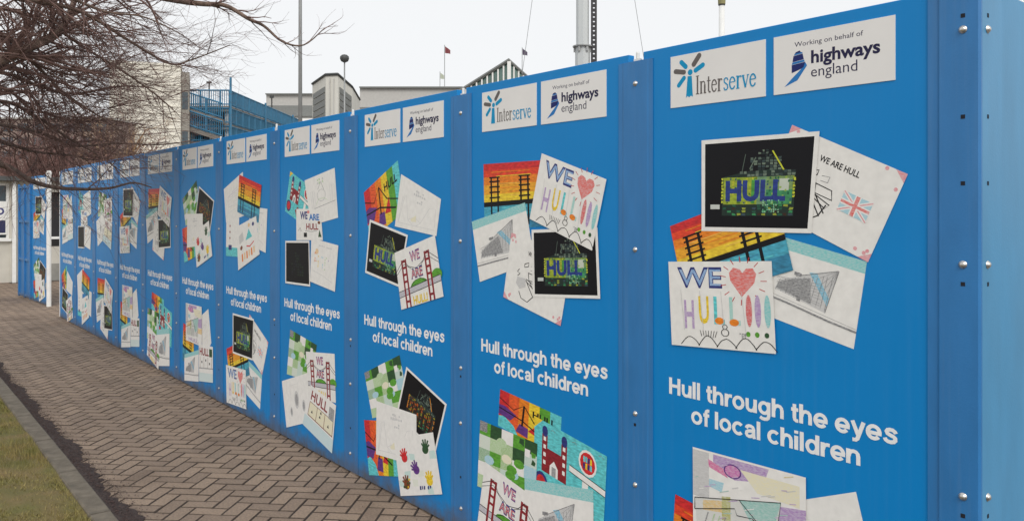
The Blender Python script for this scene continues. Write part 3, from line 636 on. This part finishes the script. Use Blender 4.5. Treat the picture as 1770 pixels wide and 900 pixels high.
Uint = (2.213-2.067, 2.213-1.635); Uhe = (2.213-1.602, 2.213-1.173)
int_me = plate(*Uint, 2.144, 2.348, logo_int); he_me = plate(*Uhe, 2.144, 2.348, logo_he)
U0 = 2.213-2.076; WHT = ink(240,240,240)
words = sans('Hull through the eyes', U0, U0+.912, 1.003, .066, WHT) + sans('of local children', U0+.11, U0+.795, .908, .066, WHT)
LAY = [('A','J'),('B','G'),('C','F'),('D','H'),('E','A'),('F','J'),('B','G'),('A','J'),('H','B'),('D','E'),('J','C')]
NAMES = ['nearest panel, beside the corner post', 'second panel from the corner post', 'third panel from the corner post', 'fourth panel from the corner post', 'fifth panel from the corner post', 'sixth panel from the corner post', 'seventh panel from the corner post', 'eighth panel from the corner post', 'ninth panel from the corner post', 'tenth panel from the corner post', 'last panel, beside the gateway']
def panel(n, parent, loc, label, lay, logos=True):
    p = child('panel', board_me, parent, loc); p['label'] = label
    if logos:
        child('logo_plate', int_me, p)['label'] = 'white plate with blue and grey burst logo'
        child('logo_plate', he_me, p)['label'] = 'white plate with dark blue lettering and blue road emblem'
    for me_ in words: child('slogan_word', me_, p)
    for slot, k in zip(('up','low'), lay):
        own = up_or_low(k); shift = {('up','up'): 0, ('low','low'): 0, ('up','low'): DZ, ('low','up'): -DZ}[(slot, own)]
        for kind, me_, zc in cluster(k):
            d = child('drawing', me_, p, (0,0,shift)); d['label'] = ARTS[kind][1]
    return p
fl = fence.location
for n, lay in enumerate(LAY):
    panel(n, fence, (0, y0_of(n)-fl.y, 0), NAMES[n], lay)
# joint strips with dome bolts
def bolt_mesh(r=.0098):
    q = MB(); q.lathe([(0, r*1.15), (-.0015, r*1.15), (-.002, r), (-.005, r*.86), (-.0075, r*.55), (-.0085, r*.2)], (0,0,0), 'x', 14)
    me_ = q.mesh('bolt', M_bolt); me_.polygons.foreach_set('use_smooth', [True]*len(me_.polygons)); return me_
bolt_me = bolt_mesh(); q = MB(); q.box(-.0006, 0, -.006, .006, -.006, .006); hole_me = q.mesh('slot_hole', M_hole)
def strip_prof(hw):
    return [(0,-hw),(-.003,-hw),(-.003,-hw+.022),(-.005,-hw+.03),(-.005,hw-.03),(-.003,hw-.022),(-.003,hw),(0,hw)]
s_ = MB(); s_.prism([Vector((x-.001, y, BOT+.004)) for x, y in strip_prof(.095)], (0,0,2.355-BOT))
strip_me = s_.mesh('joint_strip', M_steel)
bm = bmesh.new(); bm.from_mesh(strip_me); bmesh.ops.recalc_face_normals(bm, faces=bm.faces); bm.to_mesh(strip_me); bm.free()
q = MB(); q.lathe([(0,.008),(.03,.008),(.034,.006)], (.012,0,TOP-.055), 'z', 10); q.box(.004,.02,-.016,.016,TOP-.075,TOP-.05)
clip_me = q.mesh('clip', M_white)
BZ = (2.262, 1.572, .885, .588, .13); HZ = (2.306, 2.01, 1.815, 1.52, .842, .30)
def strip(y, full=True):
    st = child('joint_strip', strip_me, fence, (0, y-fl.y, 0))
    for z in BZ: child('bolt', bolt_me, st, (-.006, random.uniform(-.004,.004), z + random.uniform(-.004,.004)))
    for z in HZ[4:]: child('slot_hole', hole_me, st, (-.0061, 0, z))
    child('clip', clip_me, st, (0, 0, .035 + random.uniform(-.01,.01)))
for n in range(0, 10): strip(y0_of(n)+.0405)
# fence rear framing seen edge-on from the side
f_ = MB()
for z in (.35, 1.25, 2.1): f_.box(.036, .085, 1.0-fl.y, y0_of(10)-fl.y, z, z+.05)
f_.build('rail', M_steel, fence)
# end trim at the gateway
e_ = MB(); ye = y0_of(10)-fl.y; e_.box(-.004, .06, ye+.003, ye+.04, BOT, TOP-.02); e_.build('end_trim', M_white, fence)
# corner post: folded steel, one flange on the run, one on the return
YC = .925 - fl.y
c_ = MB(); prof = [(-.0015, 1.074-fl.y), (-.0045, 1.074-fl.y), (-.0045, 1.045-fl.y), (-.010, 1.038-fl.y), (-.010, YC+.006), (-.004, YC), (.004, YC), (.004, 1.03-fl.y), (-.0015, 1.03-fl.y)]
c_.prism([Vector((x, y, BOT)) for x, y in prof], (0,0,TOP+.02-BOT))
post = c_.build('corner_post', M_steel, fence, fix=True)
for z in (2.265, 1.577, .898, .2):
    child('bolt', bolt_me, post, (-.0105, .972-fl.y, z)).scale = (1.05,1.05,1.05)
    o = child('bolt', bolt_me, post, (.042, YC-.0005, z)); o.rotation_euler = (0,0,R(90)); o.scale = (1.05,1.05,1.05)
for z in HZ[:5]:
    child('slot_hole', hole_me, post, (-.0101, .972-fl.y, z)); o = child('slot_hole', hole_me, post, (.045, YC-.0001, z)); o.rotation_euler = (0,0,R(90))
k_ = MB(); k_.prism([Vector((x, y, BOT)) for x, y in ((.0045,YC),(.150,YC),(.157,YC+.006),(.157,YC+.02),(.0045,YC+.02))], (0,0,TOP+.02-BOT)); k_.build('return_flange', M_steel_lit, fence, fix=True)
r_ = MB(); r_.box(.1575, 1.35, YC+.008, YC+.045, BOT, TOP+.005); r_.build('return_panel', M_steel_lit, fence)
# gateway section further on
GY = 17.78
gate = empty('gate_section', (.04, GY, 0), R(4), label='short blue hoarding section with one printed panel and a white post beyond the gateway', cat='gate')
panel(99, gate, (0, 0, 0), 'printed panel with two groups of drawings', ('A','F'), True)
p_ = MB(); p_.lathe([(-.01,.04),(2.40,.04),(2.401,.048),(2.43,.046),(2.455,.03),(2.462,.008)], (0,-1.265,0), 'z', 16); p_.build('post', M_white, gate)
m_ = MB(); m_.box(.0, .03, .02, 1.0, .03, 2.22)
for y in (.02, .48, .95): m_.box(-.03, .0, y, y+.05, .02, 2.26)
for z in (.05, .75, 1.5, 2.18): m_.box(-.022, -.001, .0705, .4795, z, z+.05); m_.box(-.022, -.001, .5305, .9495, z, z+.05)
m_.build('side_leaf', M_steel, gate)
for z in (.3, 2.0):
    h_ = MB(); h_.lathe([(0,.015),(.12,.015)], (-.02, -1.172, z), 'z', 8); h_.build('hinge', M_bolt, gate)

# ------------------------------------------------------------------ far left: low pale building
M_cream = mat('cream_wall', srgb(196, 192, 182), .85, .1, 2, bump=.1)
M_lgrey = mat('pale_cladding', srgb(184, 182, 178), .75, .06, 3)
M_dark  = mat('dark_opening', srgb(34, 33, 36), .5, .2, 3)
M_glass = mat('window_glass', srgb(70, 84, 92), .12, .15, 2)
M_greyl = mat('grey_louvre', srgb(120, 122, 120), .6, .1, 6)
M_roof  = mat('dark_trim', srgb(74, 76, 76), .6, .1, 5)
M_blues = mat('blue_railing', srgb(58, 118, 152), .5, .12, 3)
M_conc_l = mat('plinth_concrete', srgb(140,138,132), .9, .15, 3)
M_conc  = mat('concrete_deck', srgb(128, 124, 118), .9, .15, 1)
lb = empty('low_building', (0, 22.6, 0), label='low pale building with dark doorway and window behind the gateway', cat='building')
def wl(*bx):
    q = MB()
    for t_ in bx: q.box(*t_)
    return q
wl((-5,-1.2,0,.3,0,2.45), (-1.2,.27,.02,.3,0,1.02), (-1.2,.27,.02,.3,2.4,2.45), (.27,.80,0,.3,0,2.45), (.80,1.45,.02,.3,0,.84), (.80,1.45,.02,.3,2.2,2.45), (1.45,9,0,.3,0,2.45)).build('wall', M_cream, lb)
wl((-5.2,9.2,-.25,5,2.453,2.56)).build('roof', M_roof, lb)
wl((.8,1.45,.2,.24,.84,2.2)).build('hatch', M_dark, lb)
wn = wl((-1.2,.27,.16,.2,1.02,2.4)).build('window', M_glass, lb)
wl((-1.2,-1.14,.08,.159,1.02,2.4), (.21,.27,.08,.159,1.02,2.4), (-.5,-.44,.08,.159,1.02,2.4), (-1.14,-.5,.085,.158,1.02,1.08), (-.44,.21,.085,.158,1.02,1.08), (-1.14,-.5,.085,.158,2.34,2.4), (-.44,.21,.085,.158,2.34,2.4)).build('frame', M_white, wn)
wl((.31,.39,-.12,-.02,0,2.44)).build('pillar', M_white, lb)
wl((-1.3,.30,-.08,-.03,1.0,1.06)).build('sill_rail', M_white, lb)
wl((.7,1.6,-.06,-.01,1.03,1.09), (.72,.80,-.10,-.061,.94,1.26)).build('handrail', M_white, lb)
wl((.74,1.6,-.012,-.002,0,.42)).build('plinth', M_conc_l, lb)
g_ = empty('notice', (.02, 22.66, 1.16), label='white notice with navy lower half in the window of the low building', cat='sign')
wl((-.26,.2,0,.02,0,.80)).build('board', M_white, g_)
wl((-.23,.17,-.006,-.001,.04,.34)).build('lower_field', mat('navy_sign', srgb(40,44,82), .4), g_)
d_ = MB(); d_.lathe([(-.006,.085),(-.001,.085)], (.06,0,.56), 'y', 20); em = d_.build('emblem', mat('navy_emblem', srgb(60,66,120), .4), g_)
d_ = MB(); d_.lathe([(-.010,.045),(-.0065,.045)], (.06,0,.56), 'y', 16); d_.build('emblem_centre', M_white, em)

# ------------------------------------------------------------------ far buildings (each stands in its own frame, turned to the street grid)
def far(name, x, d, label, cat, rz=None):
    p = at(x, HY, d); return empty(name, (p.x, p.y, 0), -TH if rz is None else rz, label, cat)
def hz(y, d): return CAM.z - (y-HY)*d/F
def wx(x, x0, d): return (x-x0)*d/F
# stair tower, cream
d = 60; t = far('stair_tower', 255, d, 'tall windowless cream stair tower beside the blue railed car park', 'tower', -TH+R(21.5))
X0, X1, Z = wx(196,255,d), wx(308,255,d), hz(112,d)
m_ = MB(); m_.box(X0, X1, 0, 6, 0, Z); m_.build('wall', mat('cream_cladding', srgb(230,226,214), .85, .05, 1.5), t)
for k in range(18):
    z = Z - .35 - k*.55
    if z < 1: break
    l_ = MB(); l_.box(X0-.02, X1-.004, -.05, -.003, z, z+.06); l_.build('ledge', mat('cream_cladding', (0,0,0)), t)
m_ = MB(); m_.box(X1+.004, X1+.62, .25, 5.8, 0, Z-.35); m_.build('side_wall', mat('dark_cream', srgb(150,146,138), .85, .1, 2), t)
for z in (Z-3.2, Z-6.2, Z-9):
    w_ = MB(); w_.box(X1+.1, X1+.5, .2, .26, z, z+1.3); w_.build('window', M_glass, t)
m_ = MB(); m_.box(X0-.06, X1+.06, -.08, 6.1, Z+.003, Z+.18); m_.build('parapet', mat('cream_cladding', (0,0,0)), t)
d = 56; br = far('brick_block', 120, d, 'dark brown brick block with window bands behind the bare trees, far left', 'building')
bk = mat('brown_brick', srgb(150,134,126), .9, .15, 4)
m_ = MB(); m_.box(wx(-60,120,d), wx(190,120,d), 0, 8, 0, hz(206,d)); m_.build('wall', bk, br)
m_ = MB(); m_.box(wx(-64,120,d), wx(193,120,d), -.2, 8.2, hz(206,d)+.003, hz(203,d)); m_.build('roof_edge', M_lgrey, br)
for zz in (214, 238, 262):
    for k in range(9):
        x0 = wx(-50+k*27,120,d); w_ = MB(); w_.box(x0, x0+.75, -.06, .02, hz(zz+13,d), hz(zz,d)); w_.build('window', M_glass, br)
# multi-storey car park with blue railings
d = 62; cp = far('car_park', 323, d, 'multi storey car park with blue railings on open concrete decks', 'car park')
XW = wx(396,323,d); D = 46; levels = [hz(y,d) for y in (183, 214, 245, 276)]
def rail(p0, p1, h=1.2, gap=.17):
    v = Vector(p1)-Vector(p0); n = max(1, int(v.length/gap)); r1 = MB()
    r1.tube([Vector(p0)+Vector((0,0,h)), Vector(p1)+Vector((0,0,h))], .06, 4); r1.tube([Vector(p0)+Vector((0,0,.12)), Vector(p1)+Vector((0,0,.12))], .05, 4)
    for i in range(n+1):
        q = Vector(p0)+v*i/n; wd = .08 if i % 9 == 0 else .03; r1.tube([q, q+Vector((0,0,h))], wd, 4)
    r1.build('railing', M_blues, cp)
for i, z in enumerate(levels):
    b_ = MB(); b_.box(-2, XW, 0, D, z-.45, z); b_.build('deck', M_conc, cp)
    rail((-2,-.03,z), (XW,-.03,z)); rail((XW+.03,0,z), (XW+.03,D,z))
    for x in (0, XW*.5, XW-.4):
        for yy in ((.3,) if x < XW-.5 else (.3, 8, 16, 24, 32, 40)):
            c_ = MB(); zb = levels[i+1] if i < 3 else 0; c_.box(x, x+.35, yy, yy+.35, zb, z-.453); c_.build('column', M_white, cp)
b_ = MB(); b_.box(-1.5, XW-1.2, 2.2, D-1, 0, levels[0]-.46); b_.build('dark_interior', M_dark, cp)  # near-black block standing in for the shaded interior of the decks
for k in range(5):
    c_ = MB(); y = k*8.8; c_.tube([(XW+.12, y, 0), (XW+.12, y, levels[0]+(1.4 if k else 2.2))], .09, 6); c_.build('post', M_blues, cp)
for k, (xa, xb) in enumerate(((0.2, XW*.9), (0.2, XW*.9))):   # ramps between decks
    z1, z0 = levels[k]-.2, levels[k+1]+.3
    rail((xa,-.5,z1), (xb,-.5,z0)); b_ = MB(); b_.prism([Vector((xa,-.45,z1)), Vector((xb,-.45,z0)), Vector((xb,-.45,z0-.35)), Vector((xa,-.45,z1-.35))], (0,.4,0)); b_.build('ramp', M_conc, cp)
for xx, hh in ((wx(353,323,d), 1.9), (wx(412,323,d), 2.4), (wx(433,323,d), 2.3)):
    c_ = MB(); yy = 1 if xx < XW else 12; c_.tube([(min(xx, XW-.3), yy, levels[0]), (min(xx,XW-.3), yy, levels[0]+hh)], .06, 5); c_.box(min(xx,XW-.3)-.18, min(xx,XW-.3)+.18, yy-.1, yy+.1, levels[0]+hh, levels[0]+hh+.14); c_.build('roof_lamp', M_roof, cp)
# big pale shed behind
d = 120; sh = far('pale_shed', 620, d, 'long pale grey flat roofed shed on the skyline', 'building')
m_ = MB(); m_.box(wx(446,620,d), wx(536,620,d), 4, 30, 0, hz(156,d)); m_.box(wx(622,620,d), wx(800,620,d), 0, 30, 0, hz(151,d)); m_.box(wx(536,620,d)+.01, wx(622,620,d)-.01, 6, 30, 0, hz(158,d)); m_.build('wall', M_lgrey, sh)
m_ = MB(); m_.box(wx(440,620,d), wx(545,620,d), 3.6, 3.98, hz(196,d), hz(177,d)); m_.build('window_band', M_greyl, sh)
m_ = MB(); m_.box(wx(440,620,d), wx(545,620,d), 2.2, 3.55, hz(300,d), hz(202,d)); m_.build('lower_wall', M_white, sh)
m_ = MB(); m_.box(wx(622,620,d), wx(760,620,d), -.4, -.01, hz(196,d), hz(186,d)); m_.build('window_band', M_greyl, sh)
m_ = MB(); m_.box(wx(622,620,d), wx(800,620,d), -.5, -.1, hz(153,d), hz(150.5,d)); m_.box(wx(446,620,d), wx(536,620,d), 3.5, 3.9, hz(157.5,d), hz(155.5,d)); m_.build('roof_edge', M_greyl, sh)
m_ = MB(); m_.box(wx(448,620,d), wx(640,620,d), 1, 2, 0, hz(208,d)); m_.build('plinth_block', M_lgrey, sh)
# chamfered tower with louvres and a pitched dark roof edge
d = 85; gt = far('louvred_tower', 573, d, 'white tower with grey louvres and dark sloping roof edges', 'tower')
ax = lambda x: wx(x,573,d)
pt = lambda x, dy, y: ((x-CX)/F*(d+dy)-(573-CX)/F*d, dy, hz(y,d+dy))
P = [pt(540,3.6,147), pt(563,.2,131), pt(584,0,130), pt(609,2.6,152), pt(622,6.0,174), pt(620,9,174), pt(552,9,150)]
_ = [(ax(540),3.6,hz(147,d)), (ax(563),.2,hz(131,d)), (ax(584),0,hz(130,d)), (ax(609),2.6,hz(152,d)), (ax(622),6.0,hz(173,d)), (ax(622),9,hz(173,d)), (ax(540),9,hz(147,d))]
m_ = MB()
for i in range(len(P)):
    a, b2 = P[i], P[(i+1)%len(P)]; m_.poly([(a[0],a[1],0),(b2[0],b2[1],0),b2,a])
m_.poly([p for p in P]); m_.build('wall', mat('off_white_cladding', srgb(206,204,196), .7, .05, 2, (1,1,.1)), gt)
for i, (s0, s1) in ((0,(.1,.97)),(2,(.1,.9))):
    a, b2 = Vector(P[i]), Vector(P[i+1]); nrm = Vector((b2.y-a.y, -(b2.x-a.x), 0)).normalized()
    a2, b3 = a.lerp(b2,s0), a.lerp(b2,s1); ns = 16
    for k in range(ns):
        f0 = .06 + .88*k/ns; c0, c1 = (a2.z-3)*f0+3-.25, (a2.z-3)*(f0+.046)+3-.25; e0, e1 = (b3.z-3)*f0+3-.25, (b3.z-3)*(f0+.046)+3-.25
        l_ = MB(); l_.prism([Vector((a2.x,a2.y,c0))+nrm*.01, Vector((b3.x,b3.y,e0))+nrm*.01, Vector((b3.x,b3.y,e1))+nrm*.01, Vector((a2.x,a2.y,c1))+nrm*.01], nrm*.09); l_.build('louvre', M_greyl, gt)
m_ = MB()
for i in (0,1,2,3):
    a, b2 = Vector(P[i]), Vector(P[i+1]); m_.tube([a+Vector((0,-.1,.1)), b2+Vector((0,-.1,.1))], .14, 5)
m_.build('roof_edge', M_roof, gt)
for xx in (ax(570), ax(577)):
    l_ = MB(); l_.box(xx-.04, xx+.04, -.02, .12, 0, hz(131,d)-.3); l_.build('downpipe', M_lgrey, gt)
# glazed gable
d = 70; gg = far('glazed_gable', 880, d, 'glazed gable roof with white mullions and grey roof edges', 'building')
ax = lambda x: wx(x,880,d); top = hz(107,d)
xl, zl = ax(755), hz(170,d); xr, zr = ax(930), hz(142,d); xm = 0
glm = mat('green_glass', srgb(96,122,116), .1, .25, .8)
m_ = MB(); m_.poly([(xl,4,0),(0,0,0),(0,0,top),(xl,4,zl)]); m_.poly([(0,0,0),(xr,3,0),(xr,3,zr),(0,0,top)]); m_.build('glazing', glm, gg)
def mull(a, b2, k, n, name='mullion'):
    t_ = k/n; p = Vector(a).lerp(Vector(b2), t_); q = MB(); q.box(p.x-.07, p.x+.07, p.y-.14, p.y-.02, 0, p.z); q.build(name, M_white, gg)
for k in range(1, 13): mull((0,0,top), (xl,4,zl), k, 13)
for k in range(1, 6): mull((0,0,top), (xr,3,zr), k, 6)
q = MB(); q.box(-.16,.16,-.25,-.02,0,top); q.build('corner_mullion', M_white, gg)
q = MB(); q.tube([(xl,3.9,zl+.1),(0,-.15,top+.12),(xr,2.9,zr+.1)], .17, 5); q.build('roof_edge', M_greyl, gg)
q = MB(); q.poly([(xl,4,zl+.15),(0,0,top+.2),(3,22,top+.2),(xl+3,26,zl+.15)]); q.poly([(0,0,top+.2),(xr,3,zr+.15),(xr+3,25,zr+.15),(3,22,top+.2)]); q.build('roof', M_greyl, gg)
q = MB(); q.box(ax(760), ax(940), 5, 26, 0, hz(166,d)); q.build('hall', M_lgrey, gg)

# ------------------------------------------------------------------ poles, masts, flags
M_galv = mat('galvanised', srgb(150,152,152), .45, .08, 5, metal=.3)
def pole(name, x, ytop, d, r0, r1, label, cat, m=M_galv, part='pole'):
    p = far(name, x, d, label, cat); q = MB(); H = hz(ytop, d)
    q.tube([(0,0,0),(0,0,H*.5),(0,0,H)], [r0,(r0+r1)/2,r1], 10); q.build(part, m, p, smooth=True); return p, H
lm, H = pole('lamp_mast', 519, -420, 45, .13, .06, 'tall slim grey lamp mast rising out of frame left of the white tower', 'lamp mast')
q = MB(); q.lathe([(H,.5),(H+.12,.55),(H+.3,.3)], (0,0,0), 'z', 16); q.build('lamp_head', M_roof, lm); q = MB(); q.box(-.2,.2,-.2,.2,0,1.1); q.build('base_box', M_galv, lm)
gl, H = pole('globe_lamp', 595.5, 106, 62, .08, .055, 'thin lamp post with small dark globe head before the white tower', 'street lamp')
q = MB(); q.lathe([(H-.1,.1),(H,.28),(H+.2,.36),(H+.36,.34),(H+.48,.2),(H+.52,.05)], (0,0,0), 'z', 14); q.build('globe', M_roof, gl, smooth=True)
for x, yt, d, lab, fc in ((768.5, 78, 130, 'flagpole with furled dark red flag above the pale shed', (130,70,74)), (760.5, 124, 150, 'shorter faint flagpole with pale flag above the pale shed', (180,186,170)), (902.5, 82, 140, 'flagpole with small dark flag beside the glazed gable', (90,80,100))):
    fp, H = pole('flagpole', x, yt, d, .1, .06, lab, 'flagpole', M_galv); fp['group'] = 'flagpoles on the skyline'
    q = MB(); nn = 6
    for i in range(nn):
        for j in range(2):
            pass
    pts = [(.08+.85*t, .12*math.sin(t*7), H-.2-1.1*t*.6) for t in [i/nn for i in range(nn+1)]]
    for i in range(nn): a, b2 = pts[i], pts[i+1]; q.prism([Vector(a), Vector(b2), Vector((b2[0],b2[1],b2[2]-.55-.5*(1-i/nn))), Vector((a[0],a[1],a[2]-.6-.5*(1-i/nn)))], (0,.02,0))
    q.build('flag', mat('flag_%d' % fc[0], srgb(*fc), .8), fp)
# telescopic mast with black cable chain and guys
d = 16; tm = far('telescopic_mast', 1007, d, 'white telescopic mast with collar standing behind the hoarding', 'mast')
q = MB(); Hc = hz(82,d)
q.lathe([(0,.15),(Hc,.15)], (0,0,0), 'z', 8); q.build('lower_tube', mat('mast_white', srgb(200,204,204), .4, .06, 3, (1,1,.1)), tm)
q = MB(); q.lathe([(Hc+.02,.13),(hz(-260,d),.13)], (0,0,0), 'z', 8); q.build('upper_tube', mat('mast_white', (0,0,0)), tm)
q = MB(); q.lathe([(Hc-.0,.20),(Hc+.025,.20)], (0,0,0), 'z', 12)
for a in range(6): an = a*math.pi/3; q.box(math.cos(an)*.16-.02, math.cos(an)*.16+.02, math.sin(an)*.16-.02, math.sin(an)*.16+.02, Hc-.1, Hc-.002)
q.build('collar', M_galv, tm)
for sx, ex in ((-1, 905), (1, 1112)):
    q = MB(); xt = 920 if sx < 0 else 1097; yb = 110 if sx < 0 else 95
    def ln(y): return xt + (ex-xt)*y/yb
    q.tube([(wx(ln(-260),1007,d), 0, hz(-260,d)), (wx(ln(360),1007,d), 0, hz(360,d))], .005, 4); q.build('guy_wire', M_galv, tm)
q = MB(); q.tube([(wx(ln(-260),1007,d)*1, 0, hz(-260,d)-.02), (-wx(ln(-260),1007,d), 0, hz(-260,d)-.02)], .03, 6); q.build('crossarm', M_galv, tm)
ch = far('cable_chain_mast', 1026.5, 16, 'black perforated cable chain running up beside the white mast', 'cable chain')
M_black = mat('black_plastic', (.02,.02,.024), .5)
q = MB(); wd = wx(1021.5,1026.5,16); 
for x0, x1 in ((wd, wd*.35), (-wd*.35, -wd)): q.box(x0, x1, -.03, .03, 0, hz(-260,16))
q.build('side_plate', M_black, ch)
z = .3
while z < hz(-260,16):
    q = MB(); q.box(wd*.35+.001, -wd*.35-.001, -.025, .025, z, z+.055); q.build('link', M_black, ch); z += .092
wp, H = pole('capped_pole', 1247.5, 8, 9, .032, .032, 'white pole with olive cap behind the hoarding, right of the mast', 'pole', M_white)
q = MB(); q.lathe([(H-.012,.038),(H-.002,.038)], (0,0,0), 'z', 12); q.build('band', M_black, wp); q = MB(); q.lathe([(H,.042),(H+.10,.045),(H+.13,.03)], (0,0,0), 'z', 12); q.build('cap', mat('olive', srgb(140,134,90), .6), wp)

# ------------------------------------------------------------------ bare trees
def grow(mb, p, dr, ln, r, lev, spread, up, maxlev, sides=4, rmin=.0015):
    n = 4; pts = [p.copy()]; d_ = dr.normalized(); rads = [r]
    for i in range(n):
        d_ = (d_ + Vector((random.gauss(0,.13), random.gauss(0,.13), random.gauss(0,.13)+up))).normalized()
        p = p + d_*ln/n; pts.append(p.copy()); rads.append(max(rmin*.5, r*(1-.7*(i+1)/n)))
    mb.tube(pts, rads, sides if lev < 2 else 3, cap=False)
    if lev >= maxlev: return
    for k in range(random.randint(3, 4)):
        i = random.randint(1, n); q = pts[i]; base = (pts[i]-pts[i-1]).normalized()
        side = Vector((random.gauss(0,1), random.gauss(0,1), random.gauss(0,.7))); side = (side - base*side.dot(base)).normalized()
        grow(mb, q, base + side*spread*random.uniform(.5,1.2), ln*random.uniform(.45,.75), max(rmin, rads[i]*.7), lev+1, spread, up, maxlev, sides, rmin)
def path(pts, n=6):                       # smooth the measured polyline
    out = []
    for i in range(len(pts)-1):
        a, b2, c, e = pts[max(i-1,0)], pts[i], pts[i+1], pts[min(i+2,len(pts)-1)]
        for k in range(n):
            t_ = k/n; out.append(.5*((2*b2) + (c-a)*t_ + (2*a-5*b2+4*c-e)*t_*t_ + (3*b2-a-3*c+e)*t_**3))
    return out + [pts[-1]]
random.seed(21)
tb = Vector((-3.1, 7.6, 0))
tree = empty('bare_tree', tb, label='large bare tree whose brown branches reach in from the left', cat='tree')
T = MB(); trunk = [Vector((0,0,-.1)), Vector((.03,.05,.6)), Vector((0,.1,1.3)), Vector((.08,.1,2.0)), Vector((.15,.2,2.8))]
T.tube(trunk, [.26,.2,.18,.17,.15], 12); T.build('trunk', M_bark, tree, smooth=True)
fork = [tb+trunk[-1], tb+trunk[-2], tb+trunk[-1]*.9]
limbs = [
 (0, [(-120,150,6.4),(0,106,6.7),(48,84,6.8),(99,59,7.0),(122,20,7.2),(150,-70,7.5)], .062, .02),
 (0, [(-60,-60,6.2),(140,-30,6.5),(300,0,6.8),(352,7,6.8),(390,10,6.9),(430,33,6.9),(456,45,7.0),(488,72,7.0),(525,78,7.1),(561,49,7.1)], .04, .004),
 (1, [(-150,240,6.6),(0,283,7.3),(48,310,7.7),(90,323,8.0),(140,327,8.2),(190,325,8.4),(230,316,8.5),(262,324,8.6)], .04, .006),
 (0, [(-80,-10,6.4),(40,0,6.6),(139,20,6.9),(227,73,7.1),(293,110,7.3),(330,104,7.4),(398,78,7.4)], .03, .004),
 (0, [(-100,20,6.6),(0,14,7.2),(80,40,7.6),(150,85,7.9),(215,125,8.1),(271,165,8.3),(310,200,8.4)], .032, .004),
 (1, [(-130,130,6.6),(0,125,7.4),(70,150,7.8),(130,162,8.2),(200,150,8.4),(260,152,8.6),(300,170,8.7)], .03, .004),
 (1, [(-130,190,6.6),(0,175,7.4),(60,200,7.8),(120,240,8.0),(160,262,8.2),(215,300,8.3)], .03, .004),
 (1, [(-130,200,6.6),(0,215,7.2),(70,230,7.8),(130,252,8.1),(200,248,8.4),(280,250,8.6),(330,243,8.8)], .026, .004),
 (2, [(-120,60,6.4),(0,60,6.9),(60,110,7.1),(110,160,7.4),(170,200,7.6),(230,240,7.8)], .03, .004),
 (1, [(-130,215,6.8),(0,245,7.6),(60,262,8.0),(120,268,8.3),(160,276,8.5),(190,272,8.6)], .028, .004),
 (1, [(-130,160,6.8),(0,150,7.8),(50,185,8.1),(110,205,8.4),(150,210,8.5),(180,206,8.6)], .026, .004),
 (2, [(-120,90,6.4),(0,85,7.4),(80,118,7.8),(130,130,8.0),(170,124,8.1),(200,128,8.2)], .026, .004),
 (2, [(-120,0,6.0),(0,-20,6.2),(100,-10,6.3),(180,20,6.5),(250,30,6.6),(318,62,6.7)], .026, .004),
]
tw = MB()
for fk, pts, r0, r1 in limbs:
    P3 = [fork[fk]] + [at(*q) for q in pts]; pp = path(P3, 5); n = len(pp)
    m_ = MB(); rr = [r0 + (r1-r0)*(i/(n-1))**.8 for i in range(n)]
    m_.tube([q-tb for q in pp], rr, 7); m_.build('branch', M_bark, tree, smooth=True)
    long_ = pts[-1][0] > 500
    for i in range(6, n-1):
        x, y, dd = img(*pp[i])
        low_ = pts[-1][1] > 320
        for k in range(1 if ((long_ and x > 250) or low_) else 2):
            if ((long_ and x > 250) or low_) and random.random() < .55: continue
            if y > 235 and random.random() < .6: continue
            if not long_ and x > 150 and random.random() < min(.62, (x-150)/120): continue
            base = (pp[i+1]-pp[i]).normalized(); side = Vector((random.gauss(0,1), random.gauss(0,1), random.gauss(0,.8))); side = (side-base*side.dot(base)).normalized()
            grow(tw, pp[i]-tb, base*.9 + side*.8, random.uniform(.45,1.0)*(.7 if x > 150 else 1)*(.55 if (long_ and x > 250) else 1), max(.0045, rr[i]*.42), 0, .75, .03, 1 if (long_ and x > 250) else 2)
for v in tw.v: pass
tag(tw.build('twigs', M_twig, tree), kind='stuff')
def bg_tree(name, x, d, ytop, label, m, seed, wide=1.0, maxlev=4, nb=30):
    random.seed(seed); t_ = far(name, x, d, label, 'tree'); t_.rotation_euler = (0,0,0); H = hz(ytop, d); t_['group'] = 'bare trees behind the hoarding'
    q = MB(); q.tube([(0,0,-.1),(.05,0,H*.2),(0,.05,H*.42)], [H*.022,H*.018,H*.013], 8); q.build('trunk', M_bark, t_)
    q = MB()
    for k in range(nb):
        z = H*random.uniform(.16,.42); a = random.random()*6.283; e = random.uniform(.25,1.3)
        grow(q, Vector((0,0,z)), Vector((math.cos(a)*wide, math.sin(a)*wide, e)), H*random.uniform(.25,.36), H*.009, 0, .75, .05, maxlev, 4, .012)
    q2 = [ (x_, y_, z_) for x_, y_, z_ in q.v ]; o = q.build('crown', m, t_); return t_
M_red = mat('far_twigs_red', srgb(124,94,88), .9, .25, .8); M_yel = mat('far_twigs_yellow', srgb(176,146,112), .9, .25, .8)
bg_tree('bare_tree', 55, 30, 175, 'reddish brown bare tree beyond the low building, far left', M_red, 3, 1.3)
bg_tree('bare_tree', 150, 34, 200, 'dense reddish brown bare tree behind the far end of the hoarding', M_red, 4, 1.4)
bg_tree('bare_tree', -40, 34, 150, 'bare reddish tree at the left edge behind the big branches', M_red, 5, 1.2)
bg_tree('bare_tree', 203, 46, 112, 'yellowish brown bare tree standing in front of the cream stair tower', M_yel, 6, .5, 3, 9)
